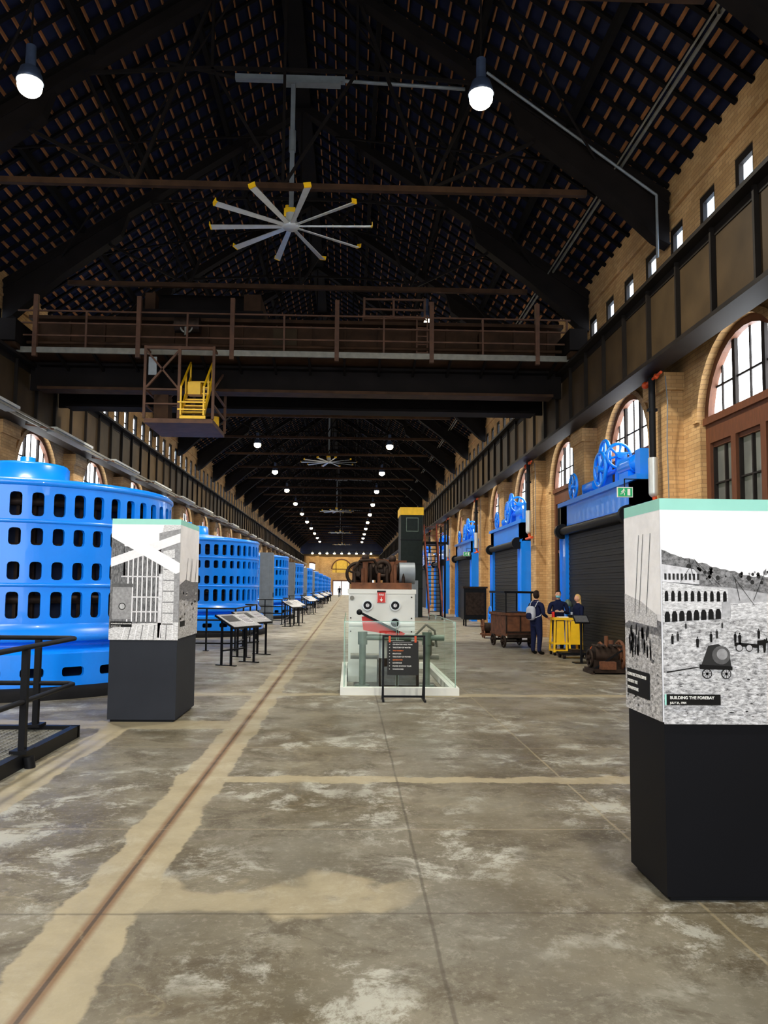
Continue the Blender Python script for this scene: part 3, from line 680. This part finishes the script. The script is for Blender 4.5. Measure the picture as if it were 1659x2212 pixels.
it.append((PH[18],[(1508,1428),(1580,1432),(1580,1440),(1508,1438)],9))
for cx in(1524,1566):
    disc(cx,1448,11,18,10);disc(cx,1448,9,172,11);disc(cx,1448,3,18,12)
    for k in range(4):
        a=k*math.pi/4;c,s_=math.cos(a),math.sin(a);it.append((PH[18],[(cx+9*c-.5*s_,1448+9*s_+.5*c),(cx+9*c+.5*s_,1448+9*s_-.5*c),(cx-9*c+.5*s_,1448-9*s_-.5*c),(cx-9*c-.5*s_,1448-9*s_+.5*c)],12))
it.append((PH[18],[(1436,1444),(1512,1432),(1512,1434),(1436,1447)],8))
it.append((PH[18],[(1586,1380),(1640,1384),(1638,1392),(1586,1388)],8))
for cx in(1596,1618): disc(cx,1398-6,8,18,9);disc(cx,1398-6,6.5,172,10)
for x in(1645,1668,1690): it.append((PH[18],[(x-9,1376),(x+9,1374),(x+13,1368),(x+14,1380),(x+8,1384),(x+8,1402),(x+5,1402),(x+3,1386),(x-5,1386),(x-6,1402),(x-9,1402)],9))
it.append((PH[18],[(1434,1492),(1552,1492),(1552,1515),(1434,1515)],13));it.append((MINT,[(1430,1492),(1434,1492),(1434,1515),(1430,1515)],13))
art(e,it,FR,'photo_print_front')
p=FR((1441,1502),17);text('BUILDING THE FOREBAY','caption',(p[0],p[1],p[2]),.0222,TXT,e)
p=FR((1441,1512),17);text('JULY 21, 1904','caption_date',(p[0],p[1],p[2]),.0155,TXT,e)
def SD(p,l): return (-.001-.0008*l,.56-p[0]*.56,.97+p[1]*1.175)
it=[(PH[230],[(0,0),(1,0),(1,1),(0,1)],0),(SKYP,[(0,.55),(1,.5),(1,1),(0,1)],1),(HILL,[(0,.44),(.4,.5),(1,.47),(1,.3),(0,.3)],2),(RUB,[(0,0),(1,0),(1,.4),(0,.42)],3),(FACADE,[(0,.6),(.5,.56),(.9,.5),(.9,.44),(0,.46)],3)]
for i in range(40):
    x=.12+.6*Rg.random();y=.27+.12*Rg.random();it.append((PH[Rg.choice((18,44,78))],[(x,y),(x+.03,y),(x+.035,y+.04),(x+.024,y+.055),(x+.01,y+.055),(x-.005,y+.04)],5))
for i in range(90):
    x=Rg.random()*.9;y=Rg.random()*.3;s=.008+.02*Rg.random();it.append((PH[Rg.choice((204,78,230,110,172))],[(x,y),(x+s*2,y+s*.2),(x+s*1.6,y+s*.6),(x+s*.3,y+s*.5)],4))
for x in(.3,.42,.62): it.append((PH[44],[(x,.5),(x+.012,.5),(x+.15,.9),(x+.14,.9)],4))
it.append((PH[18],[(.06,.08),(.7,.08),(.7,.21),(.06,.21)],7))
art(e,it,SD,'photo_print_side')
for i,s in enumerate(('CONSTRUCTION CREWS','OUTSIDE THE','POWERHOUSE')):
    p=SD((.09,.175-i*.035),11);text(s,'side_caption_%d'%i,p,.026,TXT,e,'-X')
# left kiosk
e=kiosk(-2.99,-2.13,9.76,10.95,1.03,2.53,2.46,BLACKR)
def FL(p,l): return ((p[0]-234)/(388-234)*.86,-.001-.001*l,1.68-(p[1]-1268)*.0057)
it=[(FACADE,[(234,1132),(388,1132),(388,1385),(234,1385)],0),(SKYP,[(234,1132),(350,1132),(340,1190),(234,1235)],1)]
it.append((DARKP,[(234,1160),(262,1165),(275,1385),(234,1385)],2));it.append((PH[140],[(340,1150),(388,1140),(388,1385),(345,1385)],2))
it.append((FACADE,[(350,1190),(376,1185),(376,1375),(352,1375)],3));it.append((DARKP,[(262,1180),(345,1180),(345,1250),(262,1250)],2))
it.append((DARKP,[(262,1245),(345,1245),(345,1355),(262,1355)],3))
for i in range(7):
    x=272+i*10.5;it.append((PH[230],[(x,1190),(x+2.6,1190),(x+2.6,1345),(x,1345)],4))
for y in(1245,1290,1322): it.append((PH[204],[(258,y),(345,y),(345,y+3),(258,y+3)],5))
it.append((PH[140],[(240,1270),(282,1270),(282,1340),(240,1340)],6));disc(262,1312,8,44,7);disc(262,1312,6,172,8)
it.append((PH[78],[(238,1262),(285,1262),(285,1270),(238,1270)],7))
it.append((PH[250],[(234,1140),(244,1136),(388,1216),(388,1236),(380,1240),(234,1160)],8))
it.append((PH[230],[(388,1150),(388,1170),(234,1226),(234,1206)],7))
it.append((PH[204],[(342,1240),(350,1240),(350,1380),(342,1380)],6))
for i in range(7): it.append((PH[110],[(352,1205+i*24),(376,1205+i*24),(376,1207+i*24),(352,1207+i*24)],6))
it.append((FACADE,[(262,1350),(388,1346),(388,1385),(234,1385),(234,1362)],6))
for i in range(9): it.append((PH[110 if i%2 else 230],[(270+i*13,1352),(272+i*13,1352),(264+i*14,1384),(262+i*14,1384)],7))
it.append((PH[18],[(237,1345),(285,1345),(285,1357),(237,1357)],9))
art(e,it,FL,'photo_print_front')
p=FL((239,1351),12);text('POWERHOUSE ELEVATOR','caption',p,.0215,TXT,e)
p=FL((239,1356),12);text('SEPTEMBER 27, 1905','caption_date',p,.014,TXT,e)
def SR(p,l): return (.86+.001+.001*l,p[0]*1.19,1.03+p[1]*1.43)
it=[(PH[230],[(0,0),(1,0),(1,1),(0,1)],0),(SKYP,[(0,.5),(1,.5),(1,1),(0,1)],1),(HILL,[(0,.47),(.3,.52),(.6,.5),(1,.5),(1,.2),(0,.2)],2),(RUB,[(0,0),(1,0),(1,.3),(0,.34)],3)]
for x in(.3,.5,.55,.8): it.append((PH[78],[(x,.5),(x+.02,.5),(x+.1,.72),(x+.09,.72)],4))
for i in range(40):
    x=Rg.random()*.85;y=.12+Rg.random()*.3;it.append((PH[Rg.choice((110,140,204,172))],[(x,y),(x+.1,y+.01),(x+.08,y+.03),(x+.02,y+.025)],4))
it.append((PH[18],[(.05,.1),(.3,.1),(.3,.15),(.05,.15)],5))
art(e,it,SR,'photo_print_side')
# ------------------------------------------------------------------ centre exhibit
e=empty('glass_enclosure',(0,0,0));b=MB()
gx0,gx1,gy0,gy1=-.12,1.76,12.25,16.4
for a,c in(((gx0,gy0),(gx1,gy0+.14)),((gx0,gy1-.14),(gx1,gy1)),((gx0,gy0+.14),(gx0+.1,gy1-.14)),((gx1-.14,gy0+.14),(gx1,gy1-.14))):
    b.box((a[0],a[1],0),(c[0],c[1],.12),WHITE)
b.obj('base_curb',(0,0,0),e);b=MB()
def gp(a,c):
    b.box(a,c,GLASS)
gp((gx0+.05,gy0+.06,.12),(gx0+.88,gy0+.075,1.15));gp((gx0+.92,gy0+.06,.12),(gx1-.06,gy0+.075,1.15))
for i in range(3):
    for x in(gx0+.06,gx1-.07): gp((x,gy0+.08+i*1.36,.12),(x+.015,gy0+1.4+i*1.36,1.15))
b.obj('glass_panels',(0,0,0),e);b=MB()
for x in(gx0+.05,gx1-.06): b.box((x,gy0+.055,.12),(x+.012,gy0+.08,1.155),GEDGE);b.box((x,gy0+.06,1.15),(x+.015,gy1-.1,1.158),GEDGE)
for x in(gx0+.88,gx0+.91): b.box((x,gy0+.055,.12),(x+.006,gy0+.08,1.155),GEDGE)
b.box((gx0+.05,gy0+.06,1.15),(gx1-.06,gy0+.076,1.158),GEDGE);b.obj('glass_edges',(0,0,0),e)
e=empty('turbine_governor',(0,0,0));b=MB()
wx0,wx1,wy=-.0,1.2,14.0
b.box((wx0,wy,0),(wx1,wy+1.3,1.62),WHITE);b.box((wx0-.02,wy-.02,1.58),(wx1+.02,wy+1.32,1.66),WHITE)
b.box((wx0+.02,wy-.025,1.0),(wx1-.02,wy,1.04),WHITE);b.box((wx0+.02,wy-.02,.1),(wx1-.02,wy,.95),WHITE)
for x in(.34,.84):
    for z,r in((1.37,.075),(1.06,.075)):
        b.cyl((x,wy-.06,z),(x,wy+.01,z),r+.02,LGREY,n=24);b.cyl((x,wy-.065,z),(x,wy-.05,z),r,BLACK,n=24)
        if z>1.2: b.cyl((x,wy-.068,z),(x,wy-.06,z),r*.45,PH[204],n=16);b.beam((x,wy-.07,z),(x+.02,wy-.07,z+.05),.004,.006,BLACK)
for x in(.04,1.14):
    for z in(1.52,1.14,.9): b.cyl((x,wy-.03,z),(x,wy,z),.014,RUSTD,n=8)
b.cyl((.06,wy-.04,1.5),(.06,wy,1.5),.04,WARMW)
b.box((.51,wy-.035,1.42),(.67,wy-.025,1.62),RED);b.box((.51,wy-.037,1.605),(.67,wy-.034,1.635),BLACK)
b.prism([(.583,1.515),(.597,1.515),(.597,1.48),(.62,1.48),(.59,1.435),(.56,1.48),(.583,1.48)],wy-.04,wy-.034,TXT)
b.box((.515,wy-.037,1.425),(.522,wy-.034,1.6),TXT);b.box((.658,wy-.037,1.425),(.665,wy-.034,1.6),TXT)
text('FIRE','fire_sign_text',(.59,wy-.038,1.545),.05,TXT,e,'-Y','CENTER')
t=1.66
b.box((.04,wy+.1,t),(1.15,wy+1.3,t+.12),RUST)
b.cyl((.1,wy+.5,t+.33),(1.0,wy+.5,t+.33),.16,RUSTD,n=20);b.cyl((.93,wy+.35,t+.3),(1.22,wy+.35,t+.3),.2,GREY,n=24)
for x in(.22,.36,.5,.64,.78): b.cyl((x,wy+.5,t+.33),(x+.05,wy+.5,t+.33),.25,RUSTD,n=20)
b.wheel((.16,wy+.3,t+.28),.2,RUSTD,'y',5,.03,.05);b.torus((.62,wy+.2,t+.38),.13,.035,RUSTD,'y')
b.cyl((.3,wy+.25,t+.1),(.3,wy+.25,t+.56),.05,RUST);b.cyl((.8,wy+.25,t+.1),(.8,wy+.25,t+.56),.05,RUST);b.beam((.2,wy+.3,t+.54),(.9,wy+.3,t+.5),.08,.08,RUST)
b.ball((.3,wy+.25,t+.58),.07,RUSTD);b.ball((.8,wy+.25,t+.56),.07,RUSTD)
for i in range(7): b.cyl((.1+i*.15,wy+.18,t+.1),(.1+i*.15,wy+.18,t+.3+.08*(i%3)),.03,RUST if i%2 else RUSTD)
b.box((.06,wy+.6,t+.12),(.3,wy+1.1,t+.5),RUST);b.box((.7,wy+.7,t+.12),(1.1,wy+1.2,t+.55),RUST)
b.tube([(.08,wy+.2,t+.35),(.2,wy+.15,t+.52),(.45,wy+.15,t+.54),(.55,wy+.2,t+.4)],.025,RUSTD)
b.obj('machine_body',(0,0,0),e)
b=MB();py=13.0
b.box((.1,py-.25,0),(1.5,py+.6,.04),RUSTD)
for x in(.24,1.32): b.tube([(x,py,.0),(x,py,.86)],.055,PIPEG,12);b.cyl((x,py,0.04),(x,py,.08),.13,PIPEG);b.cyl((x,py,.74),(x,py,.95),.08,PIPEG,n=12)
b.cyl((.18,py,.86),(1.75-.14,py,.86),.05,PIPEG);b.cyl((.04,py+.5,.5),(1.58,py+.5,.5),.05,WARMW);b.cyl((1.0,py+.1,.3),(1.0,py+.1,.86),.06,PIPEG)
b.prism([(.22,1.2),(.30,1.22),(.55,1.1),(.95,.93),(.9,.88),(.25,.98)],py-.08,py-.02,RED)
b.beam((.18,py-.12,1.28),(.85,py-.12,.95),.03,.04,BLACK);b.ball((.18,py-.12,1.28),.05,BLACK)
b.wheel((1.4,py+.3,.75),.2,WARMW,'x',5,.025,.05);b.tube([(1.1,py+.1,.86),(1.3,py-.05,1.08),(1.45,py,.98),(1.5,py+.1,.7)],.02,WARMW)
b.box((.5,py+.1,.04),(1.2,py+.5,.5),RUSTD)
b.cyl((.6,py+.2,.5),(.6,py+.2,.85),.08,LGREY)
b.obj('pipework',(0,0,0),e)
# directory sign stand
e=empty('directory_sign_stand',(.53,11.72,0));b=MB();w=.62
for x in(0,w):
    b.box((x-.015,-.015,0),(x+.015,.015,.96),BLACK);b.box((x-.015,-.2,0),(x+.015,.25,.03),BLACK);b.beam((x,.24,.02),(x,.0,.5),.02,.02,BLACK)
for z in(.96,.06): b.box((-.015,-.012,z-.015),(w+.015,.012,z+.015),BLACK)
b.box((.06,-.03,.38),(w-.09,-.015,.89),PH[44])
for x in(.09,w-.14): b.box((x-.01,-.035,.87),(x+.02,-.0,.965),ORG)
b.box((.14,-.033,.865),(.42,-.03,.868),TXT)
b.obj('stand',(0,0,0),e)
for i,s in enumerate(('GENERATOR HALL TOUR','THE STORY OF WATER','THE FOREBAY','PENSTOCK','THE STORY OF POWER','GENERATOR','GOVERNOR','POWER STATION TOUR','WASHROOMS')):
    z=.83-i*.046;o=TXTO if i in(2,5) else TXT
    text(s,'line_%d'%i,(.14,-.034,z),.026,o,e);text('<' if i<3 else '>' if i==4 else '+','arrow_%d'%i,(.085,-.034,z),.03,TXT,e)
# ------------------------------------------------------------------ elevator tower + stairs
b=MB();ty=44
b.box((2.95,ty,0),(4.2,ty+2.2,5.9),DGREEN);b.box((2.9,ty-.04,5.85),(4.25,ty+2.25,6.3),YEL)
b.box((3.25,ty-.03,4.9),(3.95,ty,5.7),PIPEG);b.box((3.28,ty-.04,4.94),(3.92,ty-.03,5.66),DGREEN)
for z in(1.6,3.0,4.4): b.box((2.93,ty-.02,z),(4.22,ty,z+.05),BLACK)
b.box((3.2,ty-.03,0),(3.95,ty,2.1),GREY);b.box((3.56,ty-.035,0),(3.58,ty-.03,2.1),BLACK)
b.obj('elevator_tower')
b=MB();sa,sb=4.28,4.98
for x in(sa,sb):
    b.beam((x,41.,0),(x,44,4.3),.06,.25,BLACK)
    b.beam((x,41.,1.0),(x,44,5.3),.05,.05,REDB);b.beam((x,41.,.55),(x,44,4.85),.03,.03,REDB)
    for t in range(6): y=41.+t*3/5;z=t*4.3/5;b.beam((x,y,z),(x,y,z+1.),.04,.04,REDB)
for i in range(20): b.box((sa,41.+i*.15,.2+i*.215),(sb,41.2+i*.15,.24+i*.215),BLACK)
b.box((sa,44,4.2),(5.6,46.2,4.32),BLACK)
for x,y in((5.5,44.1),(5.5,46.1),(4.35,46.1)): b.beam((x,y,0),(x,y,5.4),.1,.1,BLACK)
for z in(4.8,5.35): b.beam((5.5,44.1,z),(5.5,46.1,z),.04,.04,REDB);b.beam((4.35,46.1,z),(5.5,46.1,z),.04,.04,REDB);b.beam((sb,44.1,z),(5.5,44.1,z),.04,.04,REDB)
b.obj('steel_staircase')
# ------------------------------------------------------------------ right side artefacts
b=MB()
b.box((-.42,-.7,.35),(.42,.7,.42),RUST);b.box((-.4,-.68,.42),(.4,.68,.95),RUST);b.box((-.44,-.72,.93),(.44,.72,1.0),RUST);b.box((-.36,-.6,.96),(.36,.6,1.02),RUSTD)
for x in(-.42,0,.38): b.box((x,-.71,.42),(x+.04,-.68,.95),RUSTD)
b.box((-.42,-.71,.42),(.42,-.69,.48),RUSTD)
for x in(-.4,.4):
    for y in(-.45,.45): b.wheel((x,y,.19),.16,RUSTD,'x',5,.03,.05)
for y in(-.45,.45): b.cyl((-.45,y,.19),(.45,y,.19),.03,RUSTD)
for y in(-.6,.6):
    for x in(-.38,.38): b.beam((x,y,1.0),(x,y,1.58),.03,.03,BLACK)
b.box((-.45,-.68,1.56),(.45,.68,1.62),BLACK)
b.box((-.38,-.8,.3),(.38,-.7,.4),RUSTD)
b.obj('rusty_rail_cart',(4.78,22.6,0),rz=math.radians(8))
b=MB()
b.cyl((-.25,0,.35),(.25,0,.35),.17,RUSTD,n=16);b.box((-.3,-.2,.08),(.3,.2,.18),RUST)
for x in(-.28,.28):
    for y in(-.18,.18): b.wheel((x,y,.13),.11,RUST,'x',5,.02,.03)
b.wheel((-.3,0,.4),.22,RUST,'x',5,.025,.04)
b.obj('small_motor_trolley',(4.9,26.4,0))
b=MB();b.box((-.5,-.4,.3),(.5,.4,1.7),BLACK);b.box((-.55,-.45,1.68),(.55,.45,1.76),RUSTD);b.box((-.42,-.42,.5),(.42,-.4,1.5),RUSTD)
for x in(-.4,.4):
    b.beam((x,-.3,0),(x,-.3,.3),.06,.06,BLACK);b.beam((x,.3,0),(x,.3,.3),.06,.06,BLACK)
b.obj('transformer_cabinet',(5.6,34.5,0))
b=MB();b.wheel((0,0,.5),.42,BLUE,'x',6,.05,.08);b.beam((0,-.3,0),(0,0,.5),.06,.06,BLUE);b.beam((0,.3,0),(0,0,.5),.06,.06,BLUE);b.obj('valve_handwheel',(5.9,32.0,0))
b=MB()
b.box((-.45,-.3,.03),(.4,.3,.1),RUSTD)
b.cyl((-.35,0,.35),(.1,0,.35),.2,RUSTD,n=18);b.box((-.4,-.18,.1),(.15,.18,.28),RUSTD)
b.wheel((.2,0,.36),.28,RUST,'x',6,.035,.06);b.cyl((.15,0,.36),(.28,0,.36),.14,RUST,n=16);b.cyl((-.1,-.05,.5),(-.1,-.05,.75),.04,RUST)
b.wheel((-.42,.0,.3),.16,RUSTD,'x',5,.03,.05);b.beam((-.4,-.2,.1),(.4,-.2,.62),.03,.03,BLACK);b.box((-.3,-.35,.1),(.0,-.2,.25),RUST);b.ball((.3,-.2,.2),.1,RUST)
for x in(-.45,.42): b.beam((x,-.3,.03),(x,.3,0.03),.06,.06,RUSTD)
for i in range(5): b.cyl((-.3+.12*i,-.22,.55),(-.3+.12*i,.22,.55),.025,RUSTD)
b.obj('antique_winch',(5.35,15.7,0))
b=MB()
b.cyl((-.1,0,.26),(.35,0,.26),.2,RUSTD,n=16);b.wheel((-.15,0,.27),.22,RUST,'x',5,.03,.05);b.box((-.25,-.25,0),(.4,.25,.06),RUST);b.cyl((.1,0,.3),(.1,0,.55),.06,RUST)
b.obj('antique_pump',(5.85,17.4,0))
b=MB();M=Matrix.Translation((0,0,1.0))@Matrix.Rotation(math.radians(35),4,'X')
b.box((-.17,-.14,-.015),(.17,.14,.015),BLACK,M);b.box((-.15,-.12,.015),(.15,.12,.02),PH[78],M);b.box((-.025,-.02,0),(.025,.02,1.0),BLACK);b.box((-.18,-.15,0),(.18,.15,.02),BLACK);b.obj('lectern_sign',(5.36,17.7,0))
# yellow cart
b=MB()
def bx(*a): b.box(a[0],a[1],YEL)
for x in(-.36,-.04,.04,.36):
    b.beam((x,-.22,.08),(x*.9,-.18,.95),.045,.045,YEL)
for x in(-.36,.36): b.beam((x,.22,.08),(x*.9,.18,.95),.045,.045,YEL)
bx((-.36,-.24,.9),(.36,.24,.96));b.prism([(-.3,.3),(-.08,.3),(-.1,.88),(-.28,.88)],-.21,-.19,YEL);b.prism([(.06,.3),(.32,.3),(.28,.88),(.08,.88)],-.23,-.19,YEL)
bx((-.38,-.24,.28),(.38,.24,.32));bx((-.38,-.24,.1),(.38,.24,.14))
for y in(-.2,.2): bx((.34,y-.02,.1),(.38,y+.02,.9))
b.box((.34,-.2,.3),(.36,.2,.88),YEL)
for x in(-.34,.34):
    for y in(-.2,.2): b.cyl((x-.02,y,.05),(x+.02,y,.05),.05,BLACK,n=12)
b.box((-.2,-.1,.96),(.05,.1,.985),WHITE);b.box((.1,-.1,.96),(.3,.1,1.03),BLACK);b.cyl((.2,.12,.96),(.2,.12,1.1),.03,CLOTHG)
b.cyl((-.3,.08,.96),(-.3,.08,1.1),.04,RED)
b.obj('yellow_tool_cart',(5.62,19.9,0))
b=MB();b.box((-.35,-.25,.1),(.35,.25,.15),BLACK)
for x in(-.28,.28):
    for y in(-.2,.2): b.cyl((x-.03,y,.06),(x+.03,y,.06),.06,RUSTD,n=12)
b.box((-.1,-.2,.15),(.2,.1,.22),RUSTD);b.beam((.3,-.2,.15),(.45,-.2,.35),.03,.03,ORG);b.obj('low_dolly',(5.55,19.0,0))
# ------------------------------------------------------------------ people
def person(loc,rz,scale,arms,hair,hairlen,top,legs,mask=False,stance=.1,female=False,bag=False,name='person',headturn=0,step=0,lean=0):
    e=empty(name,loc,rz);e.scale=(scale,)*3
    V=[];E=[];Rr=[]
    def nd(p,r,par=None):
        V.append(p);Rr.append(r if isinstance(r,tuple) else (r,r))
        if par is not None:E.append((par,len(V)-1))
        return len(V)-1
    k=.93 if female else 1.1
    pel=nd((0,0,.93),(.165*k,.135));wa=nd((0,-lean*.3,1.1),(.16*k,.13),pel);ch=nd((0,-lean*.7,1.3),(.185*k,.14),wa);uc=nd((0,-lean,1.42),(.14*k,.10),ch)
    nk=nd((0,-lean-.005,1.52),.056,uc);nd((0,-lean-.015,1.60),.05,nk)
    for sg in(-1,1):
        hp=nd((sg*.10,0,.84),.112,pel);kn=nd((sg*stance,-.02+sg*step*.4,.49),.08,hp);an=nd((sg*stance,.02+sg*step,.10),.06,kn)
        nd((sg*(stance+.01),-.05+sg*step,.05),.05,an);nd((sg*(stance+.03),-.16+sg*step,.04),.042,len(V)-1)
        sh=nd((sg*.19*k,-lean,1.41),.075,uc);el,wr=arms[0 if sg<0 else 1]
        m1=tuple((a+c)/2 for a,c in zip((sg*.205*k,-lean,1.40),el));nd(m1,.066,sh);elx=nd(el,.055,len(V)-1);nd(wr,.04,elx)
    me=bpy.data.meshes.new('tmp');me.from_pydata(V,E,[]);o=bpy.data.objects.new('tmp',me);COL.objects.link(o)
    sk=o.modifiers.new('s','SKIN')
    for i,r in enumerate(Rr): me.skin_vertices[0].data[i].radius=r
    me.skin_vertices[0].data[0].use_root=True
    su=o.modifiers.new('u','SUBSURF');su.levels=2;su.render_levels=2
    dg=bpy.context.evaluated_depsgraph_get();dg.update()
    nm=bpy.data.meshes.new_from_object(o.evaluated_get(dg));bpy.data.objects.remove(o)
    nm.materials.clear()
    for m in(top,legs,SHOE,SKIN):nm.materials.append(m)
    zm=min(v.co.z for v in nm.vertices)
    for v in nm.vertices: v.co.z-=zm*max(0,1-v.co.z/.3)
    for p in nm.polygons:
        z=p.center.z;p.use_smooth=True
        armx=abs(p.center.x)>.22 or p.center.y<-.2
        p.material_index=2 if z<.1 else (1 if z<.95 and not(armx and z>.7) else 0)
        if z>1.515 and abs(p.center.x)<.08:p.material_index=3
    place(nm,'clothed_body',(0,0,0),e)
    h=MB();hc=(0,-lean-.02,1.685)
    def sh(v):
        t=max(0,-v.z);return Vector((v.x*(1-.35*t*t),v.y*(1-.12*t) ,v.z))
    h.ball((0,0,0),1,SKIN,20,16,(.078,.098,.122),sh)
    h.ball((0,-.098,-.018),.016,SKIN,8,6,(.9,1.2,1.5));h.ball((0,-.09,-.06),.022,LIPS,8,5,(1.1,.5,.3))
    for sg in(-1,1):
        h.ball((sg*.03,-.086,.008),.012,WHITE,8,6,(1,.6,.7));h.ball((sg*.03,-.093,.008),.0055,BLACK,6,4);h.box((sg*.03-.016,-.096,.026),(sg*.03+.016,-.086,.031),HAIRD if not female else HAIRB)
        h.ball((sg*.079,.005,-.005),.02,SKIN,8,6,(.4,.8,1.4))
    if mask:
        h.ball((0,-.03,-.052),1,MASK,16,10,(.077,.082,.052))
    def hf(v):
        if v.y<-.25 and v.z<.42: return Vector((v.x*.8,v.y*.55,v.z))
        return v
    h.ball((0,.008,.012),1,hair,22,16,(.088,.108,.126),hf)
    if hairlen:
        def lf(v): return Vector((v.x*(1.05 if v.z<0 else .9),v.y*.8+(0 if v.z>0 else .12),v.z))
        h.ball((0,.055,-.1),1,hair,18,12,(.088,.065,.20),lf)
    h.obj('head',hc,e,headturn)
    g=MB()
    for i,(el,wr) in enumerate(arms):
        el=Vector(el);wr=Vector(wr);d=(wr-el).normalized();side=Vector((1,0,0)) if abs(d.x)<.8 else Vector((0,0,1))
        side=(side-d*side.dot(d)).normalized();nrm=d.cross(side)
        if nrm.z>0 and d.z>-.8: nrm=-nrm
        inner=side*(1 if i==0 else -1)
        g.tube([wr-d*.02,wr+d*.03,wr+d*.08],.03,SKIN,10,[.027,.036,.034])
        g.cyl(wr+d*.02-side*.018,wr+d*.075-side*.02,.02,SKIN,n=8);g.cyl(wr+d*.02+side*.018,wr+d*.075+side*.02,.02,SKIN,n=8)
        for j,l in enumerate((.07,.08,.075,.058)):
            s0=wr+d*.075+side*((j-1.5)*.019)
            g.tube([s0,s0+d*l*.45,s0+d*l*.75+nrm*l*.3,s0+d*l*.8+nrm*l*.6],.009,SKIN,6,[.0095,.009,.008,.007])
        t0=wr+d*.025+inner*.025;g.tube([t0,t0+inner*.03+d*.02+nrm*.01,t0+inner*.035+d*.055+nrm*.02],.01,SKIN,6,[.013,.011,.008])
    g.obj('hands',(0,0,0),e)
    c=MB();c.lathe([(.066,1.50),(.08,1.53),(.062,1.545)],top,(0,-lean,0),16);c.obj('collar',(0,0,0),e)
    if bag:
        q=MB()
        def bf(v): return Vector((math.copysign(abs(v.x)**.6,v.x),math.copysign(abs(v.y)**.7,v.y),math.copysign(abs(v.z)**.6,v.z)))
        q.ball((0,.21,1.17),1,CLOTHG,16,12,(.15,.085,.2),bf);q.ball((0,.29,1.09),1,NAVYC,12,8,(.1,.04,.09),bf)
        for sg in(-1,1): q.tube([(sg*.11,.16,1.34),(sg*.12,.04,1.515),(sg*.125,-.13,1.43),(sg*.13,-.17,1.28),(sg*.17,.02,1.1),(sg*.12,.16,1.04)],.014,CLOTHG,6)
        q.obj('backpack',(0,0,0),e)
    return e
person((4.88,20.0,0),math.radians(122),.91,[((-.27,-.02,1.14),(-.2,-.24,1.06)),((.27,-.02,1.14),(.19,-.24,1.08))],HAIRD,False,NAVYC,NAVYC,bag=True,stance=.12,name='visitor_with_backpack',headturn=.1)
e=person((5.66,20.75,0),math.radians(-8),.915,[((-.28,-.06,1.14),(-.1,-.3,1.2)),((.28,-.06,1.14),(.1,-.3,1.2))],HAIRD,False,NAVYC,MAROON,mask=True,name='masked_worker',lean=.03)
b=MB();b.box((-.13,-.44,1.2),(.11,-.28,1.212),WHITE);b.box((.0,-.44,1.213),(.1,-.3,1.225),BLACK);b.obj('clipboard',(0,0,0),e)
person((6.15,20.5,0),math.radians(-75),.86,[((-.24,-.05,1.12),(-.16,-.27,1.04)),((.24,-.05,1.12),(.16,-.27,1.04))],HAIRB,True,NAVYC,MAROON,female=True,name='blonde_woman',lean=.02)
person((-1.55,128,0),math.radians(0),.98,[((-.26,0,1.13),(-.27,-.04,.88)),((.26,0,1.13),(.27,-.04,.88))],HAIRD,False,MAROON,MAROON,name='distant_visitor')
b=MB();b.lathe([(.02,1.42),(.08,1.36),(.15,1.22),(.14,1.22),(.07,1.35)],PIPEG,n=20);b.cyl((0,0,.0),(0,0,1.4),.015,BLACK);b.cyl((0,0,0),(0,0,.03),.14,BLACK,n=16);b.obj('shaded_floor_lamp',(6.0,21.0,0))
# ------------------------------------------------------------------ light + world + camera
w=bpy.data.worlds.new('World');SC.world=w;w.use_nodes=True;nt=w.node_tree
bg=nt.nodes['Background'];bg.inputs[0].default_value=(.88,.94,1,1);bg.inputs[1].default_value=2.7
sun=bpy.data.lights.new('daylight_sun','SUN');sun.energy=.6;sun.angle=.3;sun.color=(1,.96,.9)
so=bpy.data.objects.new('daylight_sun',sun);so.rotation_euler=(math.radians(62),0,math.radians(12));COL.objects.link(so)
cam=bpy.data.cameras.new('camera');cam.sensor_width=36;cam.sensor_fit='AUTO';cam.lens=36*1662/2212;cam.clip_end=400
co=bpy.data.objects.new('camera',cam);co.location=(0,0,1.7);COL.objects.link(co);SC.camera=co
co.rotation_euler=(Matrix.Rotation(math.radians(-1.6),3,'Z')@Matrix.Rotation(math.radians(90+4.2),3,'X')@Matrix.Rotation(math.radians(.55),3,'Z')).to_euler()
cam.shift_y=(162-1662*math.tan(math.radians(4.2)))/2212;cam.shift_x=(74.5-1662*math.tan(math.radians(1.6)))/2212
SC.view_settings.view_transform='Standard';SC.view_settings.look='None';SC.view_settings.exposure=.62
